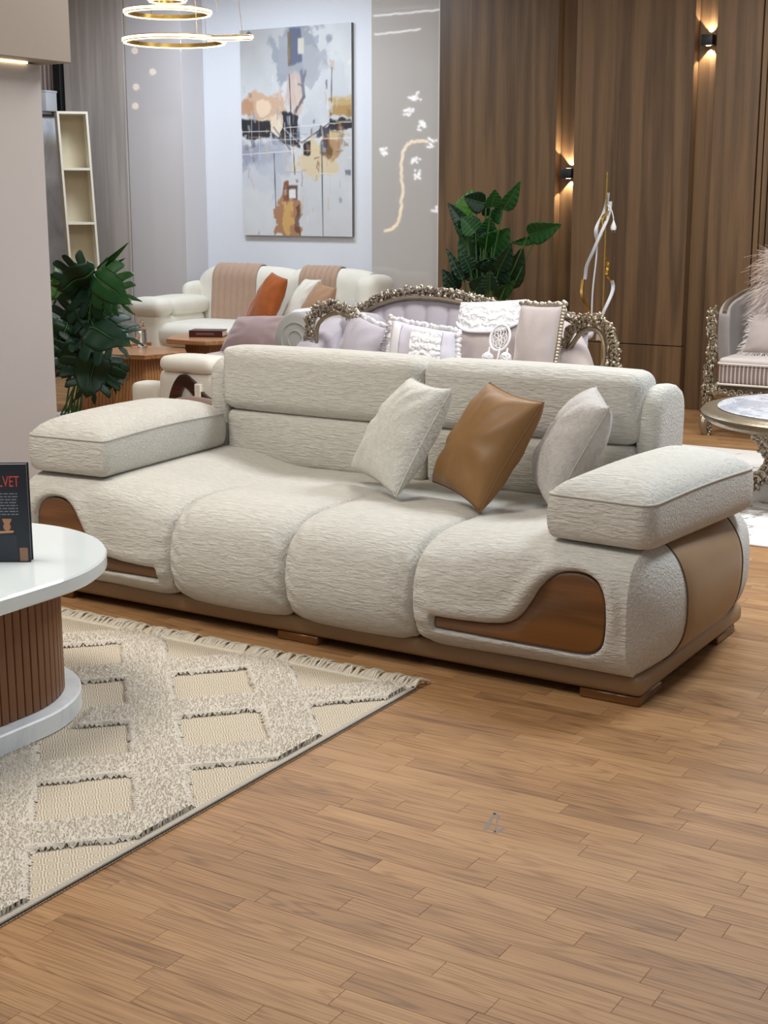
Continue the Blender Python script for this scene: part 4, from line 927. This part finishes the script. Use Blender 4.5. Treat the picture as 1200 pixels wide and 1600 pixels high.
def patch(ob, c, u0, u1, v0, v1, T, mat, name, off=.006, ear=.05, wav=0., v0f=None):
    c = [np.array(q, float) for q in c]; nrm = np.cross(c[1]-c[0], c[3]-c[0]); nrm /= np.linalg.norm(nrm)
    U, V = np.meshgrid(np.linspace(u0, u1, 40), np.linspace(0, 1, 30), indexing='ij'); lo = v0f(U) if v0f else v0; V = lo+(v1-lo)*V
    A, B_ = 2*U-1, 2*V-1; u, v = .5+.5*A*(1-ear*(1-B_**2)), .5+.5*B_*(1-ear*(1-A**2)); u, v = u[..., None], v[..., None]
    Bp = c[0]*(1-u)*(1-v)+c[1]*u*(1-v)+c[2]*u*v+c[3]*(1-u)*v; h = T/2*np.clip((1-A**2)*(1-B_**2), 0, 1)**.42+off
    s = 1 if nrm.dot(np.array((0, 0, 1.55))-np.array(c[0])+0) > 0 else -1
    G = Bp+s*nrm*h[..., None]; G2 = G+s*nrm*.003
    mb = MB().grid(G2-np.array(ob.location)); o = mb.build(name, mat, ob, ang=60); return o, G2
patch(p2_, cb, .42, .86, .03, .97, .15, M['lace'], 'lace_panel'); patch(p2_, cb, .10, .24, .03, .97, .15, WH, 'ribbon_stripe')
cc_ = [(-3.60, 6.52, .56), (-3.16, 6.46, .56), (-3.235, 6.70, 1.04), (-3.655, 6.76, 1.005)]
p3_ = pillow('cushion', 'grey cushion with white lace flap and dreamcatcher on the carved sofa', 'cushion', cc_, .17, M['velvet_b'], G5, .04, 23, 20)
fl, G2 = patch(p3_, cc_, .01, .99, .6, 1.0, .17, M['lace'], 'lace_flap', .008, .04, v0f=lambda U: .60+.16*np.abs(2*U-1)**3)
Gl = G2[:, 0]-np.array(p3_.location); mb = MB()
for i in range(0, 120): q = Gl[0]*0+np.array([np.interp(i/119*39, np.arange(40), Gl[:, k]) for k in range(3)]); mb.blob(q, (.008, .008, .008), 1)
mb.build('braid_edge', WH, fl)['kind'] = 'stuff'
dc = thing('dreamcatcher', 'white beaded dreamcatcher with pompoms hanging on the lace flap cushion', 'ornament', (-3.24, 6.405, .585))
a = np.linspace(0, 2*PI, 49)[:-1]; zc, rr_ = .285, .062; yy = lambda z: (z-.2)*.42-.045
ringp = lambda q, off=0: np.c_[rr_*q*np.cos(a)*.86, [yy(zc+rr_*q*math.sin(t_))-off for t_ in a], zc+rr_*q*np.sin(a)]
MB().tube(ringp(1.), .007, 8, True).build('hoop', WH, dc)
mb = MB()
for k in range(8):
    th = k*PI/4; cpt = np.array((rr_*.45*math.cos(th)*.86, 0, zc+rr_*.45*math.sin(th))); q = np.c_[cpt[0]+rr_*.42*np.cos(a[::3])*.6, np.zeros(16), cpt[2]+rr_*.42*np.sin(a[::3])*.8]
    q[:, 1] = [yy(z)-.002 for z in q[:, 2]]; mb.tube(q, .0022, 5, True)
mb.build('web', WH, dc)
for x, L in ((-.045, .17), (.012, .2), (.055, .15)):
    P = np.array([(x, yy(zc-.05)-.004, zc-.05), (x+.004, yy(zc-.06-L*.22)-.012, zc-.06-L*.22)]); mb = MB()
    for q in np.linspace(0, 1, 12): mb.blob(P[0]+(P[1]-P[0])*q, (.006,)*3, 1)
    st_ = mb.build('bead_string', WH, dc); 
    if abs(x) > .02:
        rr2 = np.random.RandomState(int(abs(x)*1000)); mb = MB().blob(P[1], (.026,)*3, 3)
        for k in range(160):
            d = rr2.normal(size=3); d /= np.linalg.norm(d); mb.blob(P[1]+d*.025, (.006,)*3, 1)
        mb.build('pompom', plain('pompom_white', lin((238, 236, 238)), .95), dc)
cd_ = [(-3.15, 6.34, .56), (-2.91, 6.28, .56), (-2.94, 6.49, 1.035), (-3.20, 6.55, 1.03)]
p4_ = pillow('cushion', 'beige cushion with gold bead trim, rightmost on the carved sofa', 'cushion', cd_, .15, M['velvet_b'], G5, .04, 24, 18)
trim(p4_, cd_, carved_mat('bead_metal', lin((206, 192, 170))), 'bead', 130, .02, 3, (1,), .04); trim(p4_, cd_, carved_mat('bead_metal_b', lin((200, 190, 176))), 'ruffle', 110, .02, 3, (2,), .04)

# ------------------------------------------------------------------ plants
M['leaf_d'] = leafmat('leaf_dark', lin((6, 34, 18)), lin((14, 58, 30))); M['leaf_m'] = leafmat('leaf_mid', lin((18, 62, 24)), lin((38, 92, 36))); M['leaf_y'] = leafmat('leaf_bright', lin((40, 90, 20)), lin((74, 122, 34)))
M['stem'] = leafmat('stem_green', lin((50, 84, 40)), lin((78, 112, 56)))
CAMV = np.array((0, 0, 1.55))
def leaf_frame(b, e, tilt, seed):
    rr = np.random.RandomState(seed); ax = e-b; L = np.linalg.norm(ax); ax = ax/L
    n = CAMV-b; n /= np.linalg.norm(n); n = n+rr.normal(size=3)*tilt; n -= ax*n.dot(ax); n /= np.linalg.norm(n); return ax, np.cross(ax, n), n, L
def simple_leaf(b, e, w, mat, parent, seed=0, org=(0, 0, 0)):
    b, e = np.array(b, float), np.array(e, float); ax, sd, n, L = leaf_frame(b, e, .25, seed)
    s = np.linspace(0, 1, 22); wd = w*np.sin(PI*s**.62)**.8*(1-.25*s); k = np.linspace(-1, 1, 11); G = np.zeros((22, 11, 3))
    for i in range(22):
        for j in range(11): G[i, j] = b+ax*L*s[i]+sd*wd[i]*.5*k[j]+n*(.18*w*abs(k[j])*wd[i]/w-.25*L*(s[i]-.4)**2*.6+.006*math.sin(s[i]*40)*abs(k[j])*(w > .08))
    o = MB().grid(G-np.array(org)).build('leaf', mat, parent, ang=0); o.data.shade_smooth()
    m = o.modifiers.new('thick', 'SOLIDIFY'); m.thickness = .0015
    MB().tube((G[:, 5]+n*.002)-np.array(org), np.linspace(.004, .001, 22), 5).build('midrib', M['stem'], o); return G[0, 5]
def monstera_leaf(b, e, w, mat, parent, seed=0, org=(0, 0, 0), nf=5):
    b, e = np.array(b, float), np.array(e, float); ax, sd, n, L = leaf_frame(b, e, .22, seed); mb = MB()
    Wd = lambda s: w*.5*np.clip(np.sin(PI*np.clip(s*.93+.10, 0, 1)**.75), 0, 1)**.75
    def pt(s, k): r_ = k; return b+ax*L*s+sd*r_+n*(-.30*L*(s-.35)**2-.55*r_*r_/max(w, .01)+.02*math.sin(s*9))
    for q in (-1, 1):
        # inner blade
        G = np.array([[pt(s, q*f_*Wd(s)*.58) for f_ in np.linspace(0, 1, 6)] for s in np.linspace(.0, 1, 26)]); mb.grid(G)
        for k in range(nf):
            s0, s1 = .01+k*.97/nf, .01+(k+.93)*.97/nf; F_ = []
            for f_ in np.linspace(.5, 1, 11):
                bend = .22*(f_-.5)**1.2*(1.3 if k > 1 else .4)-.2*(f_-.5)*(k == 0); nar = 1.02 if f_ < .86 else math.sqrt(max(0, 1-((f_-.86)/.145)**2))*.7+.3
                mid = (s0+s1)/2; row = []
                for g_ in np.linspace(-1, 1, 6):
                    s = mid+g_*(s1-s0)/2*nar; row.append(pt(min(s+bend, 1.12), q*f_*Wd(np.clip(mid, 0, 1))))
                F_.append(row)
            mb.grid(np.array(F_))
    o = mb.build('leaf', mat, parent, ang=0); o.data.shade_smooth(); o.data.transform(Matrix.Translation(-Vector(org)))
    m = o.modifiers.new('thick', 'SOLIDIFY'); m.thickness = .0015
    R_ = np.array([pt(s, 0)+n*.002 for s in np.linspace(0, 1, 14)])-np.array(org); MB().tube(R_, np.linspace(.005, .0012, 14), 5).build('midrib', M['stem'], o)
mp = thing('monstera_plant', 'tall monstera with split leaves beside the left partition', 'plant', (-6.52, 6.85, 0))
org = np.array((-6.52, 6.85, 0))
def mz(zx, zy, dy=0): px, py = 60+zx/3.75, 370+zy/3.75; k = (6.85+dy)/7.3; X, Z = -7.16+(px-80)*.0057, 1.12-(py-410)*.00435; return np.array((X*k, 6.85+dy, 1.55+(Z-1.55)*k))
ML = [((400, 330), (110, 230), .34, 'd', .05), ((320, 210), (525, 370), .30, 'm', -.05), ((280, 520), (520, 595), .38, 'd', -.12), ((330, 660), (250, 950), .38, 'd', -.1), ((300, 430), (80, 620), .36, 'd', .1),
      ((330, 190), (100, 330), .32, 'd', -.02), ((170, 230), (60, 380), .20, 'y', .12), ((240, 600), (110, 850), .32, 'd', .0), ((330, 400), (480, 520), .20, 'm', .1), ((260, 360), (330, 560), .26, 'd', .05), ((400, 680), (400, 880), .22, 'd', .08), ((160, 500), (60, 700), .3, 'd', -.05)]
root_p = np.array((-6.60, 6.85, .16))
for i, (b, e, w_, k, dy) in enumerate(ML):
    B_ = mz(*b, dy); E_2 = mz(*e, dy-.10)
    monstera_leaf(B_, E_2, w_*1.12, M['leaf_'+k], mp, i+3, org)
    P = crom([root_p+np.array((.035*(i % 5-2), .03*(i % 3-1), 0)), (root_p*.55+B_*.45)+np.array((.03, .02, .1)), B_+np.array((0, .02, .0))], 16)-org; MB().tube(P, np.linspace(.006, .0045, 16), 6).build('stem', M['stem'], mp)
for e in ((540, 30), (515, 120), (500, 75)): simple_leaf(mz(350, 190), mz(*e), .05, M['leaf_m'], mp, 2, org)
MB().lathe([(0, 0), (.13, 0), (.155, .15), (.15, .165), (.14, .15), (0, .15)], (root_p[0]-org[0], 0, 0), 28).build('pot', paint('white_pot', lin((214, 212, 206)), .5), mp)
rr = np.random.RandomState(8); mb = MB()
for k in range(70):
    a_, q = rr.uniform(0, 6.28), .135*math.sqrt(rr.rand()); mb.blob((root_p[0]-org[0]+q*math.cos(a_), q*math.sin(a_), .162), (.018, .014, .012), 1)
mb.build('pebbles', paint('white_pebble', lin((206, 206, 200)), .7), mp)['kind'] = 'stuff'

p2p = thing('potted_plant', 'broad-leaved green plant in front of the wood panel wall', 'plant', (-4.98, 9.5, 0)); org2 = np.array((-4.98, 9.5, 0))
def pz(zx, zy, dy=0): px, py = 680+zx/3.75, 250+zy/3.75; k = (9.5+dy)/9.5; X, Z = -5.31+(px-690)*.0052, .87+(455-py)*.00467; return np.array((X*k, 9.5+dy, 1.55+(Z-1.55)*k))
PLV = [((400, 290), (500, 128), .085, 'm'), ((550, 430), (735, 372), .12, 'm'), ((598, 448), (448, 482), .055, 'm'), ((330, 275), (352, 172), .11, 'm'), ((300, 255), (165, 215), .12, 'd'), ((240, 290), (105, 260), .19, 'y'), ((185, 395), (68, 245), .08, 'd'),
       ((310, 530), (440, 395), .19, 'm'), ((275, 590), (140, 430), .18, 'm'), ((340, 680), (430, 550), .18, 'd'), ((400, 740), (525, 505), .16, 'd'), ((165, 700), (62, 512), .06, 'd'), ((175, 705), (95, 600), .10, 'd'), ((135, 770), (38, 640), .10, 'd'),
       ((215, 650), (160, 535), .09, 'd'), ((310, 430), (322, 325), .10, 'm'), ((310, 640), (255, 430), .10, 'd'), ((235, 770), (315, 670), .10, 'd'), ((360, 790), (485, 695), .09, 'm'), ((303, 325), (303, 245), .05, 'd'), ((300, 660), (380, 560), .16, 'd'), ((195, 400), (105, 370), .12, 'm'), ((330, 760), (330, 640), .11, 'd'), ((270, 500), (225, 320), .09, 'd'), ((330, 650), (290, 480), .10, 'd'), ((380, 640), (455, 480), .10, 'd'), ((250, 690), (180, 590), .10, 'd'), ((300, 560), (380, 470), .12, 'm'), ((240, 420), (150, 330), .12, 'm'), ((350, 360), (400, 250), .08, 'm'), ((400, 660), (470, 590), .10, 'd'), ((110, 790), (60, 690), .07, 'd'), ((280, 740), (230, 620), .10, 'd')]
rp = np.array((-4.98, 9.5, .36))
for i, (b, e, w_, k) in enumerate(PLV):
    dy = .12*((i*37 % 11)/5-1); B_ = pz(*b, dy); simple_leaf(B_, pz(*e, dy-.05), w_*1.5, M['leaf_'+k], p2p, i, org2)
    P = crom([rp+np.array((.03*(i % 5-2), .02*(i % 3-1), 0)), rp*.5+B_*.5+np.array((.02*(i % 3-1), 0, .06)), B_], 14)-org2; MB().tube(P, np.linspace(.009, .004, 14), 6).build('stem', M['stem'], p2p)
MB().lathe([(0, 0), (.14, 0), (.19, .36), (.195, .38), (.18, .38), (.175, .35), (0, .35)], (0, 0, 0), 28).build('pot', paint('grey_pot', lin((150, 146, 140)), .5), p2p)

# ------------------------------------------------------------------ twisted floor lamp
fl_ = thing('floor_lamp', 'gold floor lamp with twisted white ribbons and hanging plug', 'floor lamp', (-3.80, 9.0, 0))
def lz(zx, zy): return ((zx-985)*.00125, 0, 1.71-.00112*(zy-80))
MB().tube([(0.01, 0, .02), (.008, 0, 1.72)], .006, 8).build('pole', M['gold'], fl_)
MB().lathe([(0, 0), (.14, 0), (.14, .015), (.02, .03), (0, .03)], n=32).build('base', M['gold'], fl_)
LW = plain('led_ribbon', lin((206, 208, 212)), .35)
def ribbon(zs, mat, ph=0, name='ribbon', w=.011):
    P = crom([lz(*q) for q in zs], 50); P[:, 1] += .035*np.sin(np.linspace(0, 2*PI, 50)+ph)
    G = np.zeros((50, 4, 3))
    for i in range(50): G[i] = P[i]+np.array([(-w, -.006, 0), (w, -.006, 0), (w, .006, 0), (-w, .006, 0)])
    return MB().grid(G, cv=True).build(name, mat, fl_, ang=30)
ribbon([(1000, 190), (968, 310), (952, 390), (948, 470)], LW, 0)
ribbon([(1003, 240), (1000, 330), (983, 410), (940, 520), (888, 620), (870, 700)], LW, 1.5)
ribbon([(870, 700), (878, 780), (895, 840), (918, 900), (960, 980), (985, 1060)], M['gold'], 3, w=.009)
ribbon([(1002, 290), (985, 330), (970, 400), (962, 440)], M['gold'], 2, w=.009)
ribbon([(985, 550), (1012, 630), (1030, 700)], M['gold'], 0, w=.009)
ribbon([(1030, 700), (1036, 760), (1028, 830), (990, 940), (960, 1060)], LW, .7)
MB().tube(crom([lz(948, 400), lz(945, 560), lz(930, 760), lz(928, 920), lz(925, 1050)], 30), .006, 6).build('inner_wire', LW, fl_)
cbl = MB().tube(crom([lz(1000, 262), lz(1022, 290), lz(1034, 330), lz(1036, 352)], 14), .004, 6).build('cable', LW, fl_)
MB().lathe([(0, 0), (.018, 0), (.02, .02), (.008, .05), (.004, .062), (0, .062)], lz(1037, 405), 12).build('plug', plain('plug_white', lin((225, 224, 222)), .5), cbl)
MB().tube([(lz(1030, 408)[0], 0, lz(0, 420)[2]), lz(1030, 405)], .0025, 5).tube([(lz(1046, 408)[0], 0, lz(0, 420)[2]), lz(1046, 405)], .0025, 5).build('plug_pins', metal('pin_metal', lin((190, 186, 178))), cbl)
fsw = MB().blob((.0+(918-985)*.00125, -.03, .66), (.042,)*3, 3).build('foot_ball', plain('ball_white', lin((222, 220, 228)), .9), fl_)

# ------------------------------------------------------------------ right side: rug, marble table, carved armchair
t = NT('patterned_rug'); n = t.noise(t.co(), 5, 5, .65, 1.2); v_ = t.noise(t.co(), 40, 3)
t.P(Base_Color=t.mix(t.ramp(n, [(.57, 0.), (.61, 1.)]).outputs[0], lin((222, 218, 212)), t.mix(v_, lin((110, 106, 104)), lin((190, 186, 180)))), Roughness=.95); t.bump(v_, .4, .004)
tag(MB().rbox(-3.30, .3, 6.27, 8.70, .0005, .011, .004, 2).build('patterned_rug', t.m), 'pale rug with grey pattern under the marble table', 'rug')
tm = thing('marble_table', 'round marble-topped table with carved legs beside the main sofa', 'table', (-1.86, 7.42, .0115))
t = NT('grey_marble'); n = t.noise(t.co((1, 1, 1)), 3., 6, .6, 1.5); t.P(Base_Color=t.ramp(n, [(.38, lin((214, 218, 226))), (.49, lin((170, 176, 188))), (.53, lin((222, 224, 230))), (.66, lin((196, 202, 212)))]), Roughness=.12)
MB().lathe([(0, .476), (.555, .476), (.56, .482), (.555, .486), (0, .489)], n=64).build('marble_inlay', t.m, tm, ang=30)
MB().lathe([(.55, .475), (.60, .480), (.63, .472), (.645, .455), (.62, .44), (.63, .425), (.60, .405), (.5, .40), (.0, .40), (.0, .474), (.55, .474)], n=64).build('table_rim', M['champagne'], tm, ang=40)
for k in range(4):
    a_ = R(225+90*k); d = np.array((math.cos(a_), math.sin(a_), 0))
    P = crom([d*.40+[0, 0, .40], d*.33+[0, 0, .30], d*.30+[0, 0, .2], d*.42+[0, 0, .09], d*.50+[0, 0, .032]], 26)
    lg = MB().tube(P, np.linspace(.045, .028, 26), 10).build('leg', M['champagne'], tm)
    carve(P[:21]+np.array((0, -.02, 0)), .06, 30+k, .03, .5, .018).build('leg_carving', M['silver'], lg, ang=60)
MB().lathe([(0, .16), (.3, .16), (.31, .175), (.3, .19), (0, .19)], n=40).build('lower_shelf', M['champagne'], tm)

ch2 = thing('carved_armchair', 'grey velvet armchair with carved gilt posts at the slatted wall', 'armchair', (-2.66, 9.45, 0))
n1, n2 = 60, 26; G = np.zeros((n1, n2, 3)); Gb = np.zeros((n1, n2, 3))
for i in range(n1):
    th = R(190-200*i/(n1-1)); f_ = i/(n1-1); zt = .80+.20*math.sin(PI*f_)**.8
    for j in range(n2):
        q = j/(n2-1); z = .30+(zt-.30)*q; rd = .415+.05*q+.02*math.sin(PI*q); tuft = .012*abs(math.sin(7*PI*f_))
        G[i, j] = (rd*math.cos(th), .02+rd*math.sin(th)*1.0, z); Gb[i, j] = ((rd-.07+tuft)*math.cos(th), .02+(rd-.07+tuft)*math.sin(th), z-.015*(q > .9))
mb = MB().grid(G).grid(Gb, flip=True); mb.grid(np.stack([G[:, -1], Gb[:, -1]], 1)); mb.grid(np.stack([G[0], Gb[0]], 1)); mb.grid(np.stack([G[-1], Gb[-1]], 1))
mb.build('curved_back', velvet('armchair_velvet', lin((160, 152, 148)), .5, .08), ch2, ang=60, recalc=True)
MB().tube(np.c_[(G[:, -1]+Gb[:, -1])[:, :2]/2, G[:, -1, 2]+.004], .014, 8).build('gilt_rim', M['champagne'], ch2)
for s in (-1, 1):
    P = [(s*.44, -.22, .0), (s*.45, -.24, .2), (s*.44, -.26, .42), (s*.42, -.25, .6), (s*.455, -.2, .72), (s*.46, -.16, .83)]
    carve(crom(P, 40), .055, 50+s, .03, .9, .017).build('carved_post', M['champagne'], ch2, ang=60)
    MB().tube(crom([(s*.44, -.22, .16), (s*.46, -.27, .08), (s*.45, -.25, 0)], 12), np.linspace(.035, .022, 12), 8).build('leg', M['champagne'], ch2)
    MB().tube(crom([(s*.3, .36, .3), (s*.32, .40, .12), (s*.34, .44, .0)], 12), np.linspace(.03, .02, 12), 8).build('leg', M['champagne'], ch2)
t = NT('striped_seat_fabric'); sp = t.n('SeparateXYZ', {0: t.co()}); w_ = t.math('SINE', t.math('MULTIPLY', sp.outputs[0], 230.)); t.P(Base_Color=t.ramp(w_, [(.3, lin((128, 112, 106))), (.6, lin((196, 184, 176)))]), Roughness=.85)
sc_ = MB().puff(-.36, .36, -.33, .30, .35, .50, .03, (.0, .01, .0), 14).build('seat_cushion', t.m, ch2, ang=0); sc_.data.shade_smooth()
MB().puff(-.355, .355, -.325, .30, .485, .53, .02, (.0, .0, .015), 14).build('cushion_top', velvet('seat_top', lin((206, 196, 192)), .3, .05), sc_, ang=0).data.shade_smooth()
for z in (.36, .495): MB().tube(resample(rpoly([(-.362, -.342), (.362, -.342), (.36, .3), (-.36, .3)], .04), 120)@np.array([[1, 0, 0], [0, 1, 0]])+[0, 0, z], .008, 6, True).build('braid', velvet('braid_cream', lin((214, 206, 196)), .2), sc_)
MB().rbox(-.42, .42, -.28, .34, .24, .36, .03, 3).build('seat_rail', M['champagne'], ch2)
carve([(-.42, -.29, .30), (0, -.31, .28), (.42, -.29, .30)], .05, 60, .02, .7, .016).build('rail_carving', M['champagne'], ch2, ang=60)
cf = [(-2.92, 9.30, .555), (-2.50, 9.26, .555), (-2.50, 9.42, .80), (-2.89, 9.44, .80)]
pf = pillow('cushion', 'grey fringed cushion on the carved armchair seat', 'cushion', cf, .13, M['velvet_b'], None, .04, 31, 16)
trim(pf, cf, velvet('fringe_grey', lin((206, 200, 194)), .2), 'fringe', 200, .04, 4, (0, 3))
cg = [(-2.86, 9.52, .80), (-2.42, 9.50, .80), (-2.40, 9.62, 1.18), (-2.84, 9.64, 1.18)]
fp = pillow('feather_cushion', 'fluffy white feather cushion with peach tips above the carved armchair', 'cushion', [tuple(np.array(q)+[0, .06, -.06]) for q in cg], .2, velvet('feather_base', lin((210, 202, 202)), .3), None, .03, 32, 14)
t = NT('feather'); hh2 = t.n('Attribute', attribute_name='tip').outputs['Fac']; t.P(Base_Color=t.ramp(hh2, [(.25, lin((222, 214, 214))), (.9, lin((226, 196, 170)))]), Roughness=.9, Sheen_Weight=.3)
rr = np.random.RandomState(12); V, F, TP = [], [], []; fl0 = np.array(fp.location)
for k in range(5200):
    u, v = rr.rand(2); b = np.array((-2.85+.42*u, 9.56-.14*math.sin(PI*u)*.6, .74+.44*v)); out = np.array((u-.5, -.35, (v-.45)*1.2+.15))+rr.normal(size=3)*.28; out /= np.linalg.norm(out)
    L = rr.uniform(.10, .20); sd = np.cross(out, rr.normal(size=3)); sd /= np.linalg.norm(sd); w_ = .0015; i0 = len(V)
    for q in (0, .5, 1): 
        c = b+out*L*q+np.array((0, 0, -.09*q*q)); 
        for s in (-1, 1): V.append(c+sd*s*w_*(1-q*.6)-fl0); TP.append(q*(.3+.7*v))
    F += [(i0, i0+1, i0+3, i0+2), (i0+2, i0+3, i0+5, i0+4)]
me = bpy.data.meshes.new('feathers'); me.from_pydata([tuple(q) for q in V], [], F); me.attributes.new('tip', 'FLOAT', 'POINT').data.foreach_set('value', np.array(TP, 'f')); me.materials.append(t.m)
o = bpy.data.objects.new('feathers', me); COL.objects.link(o); o.parent = fp; o['kind'] = 'stuff'
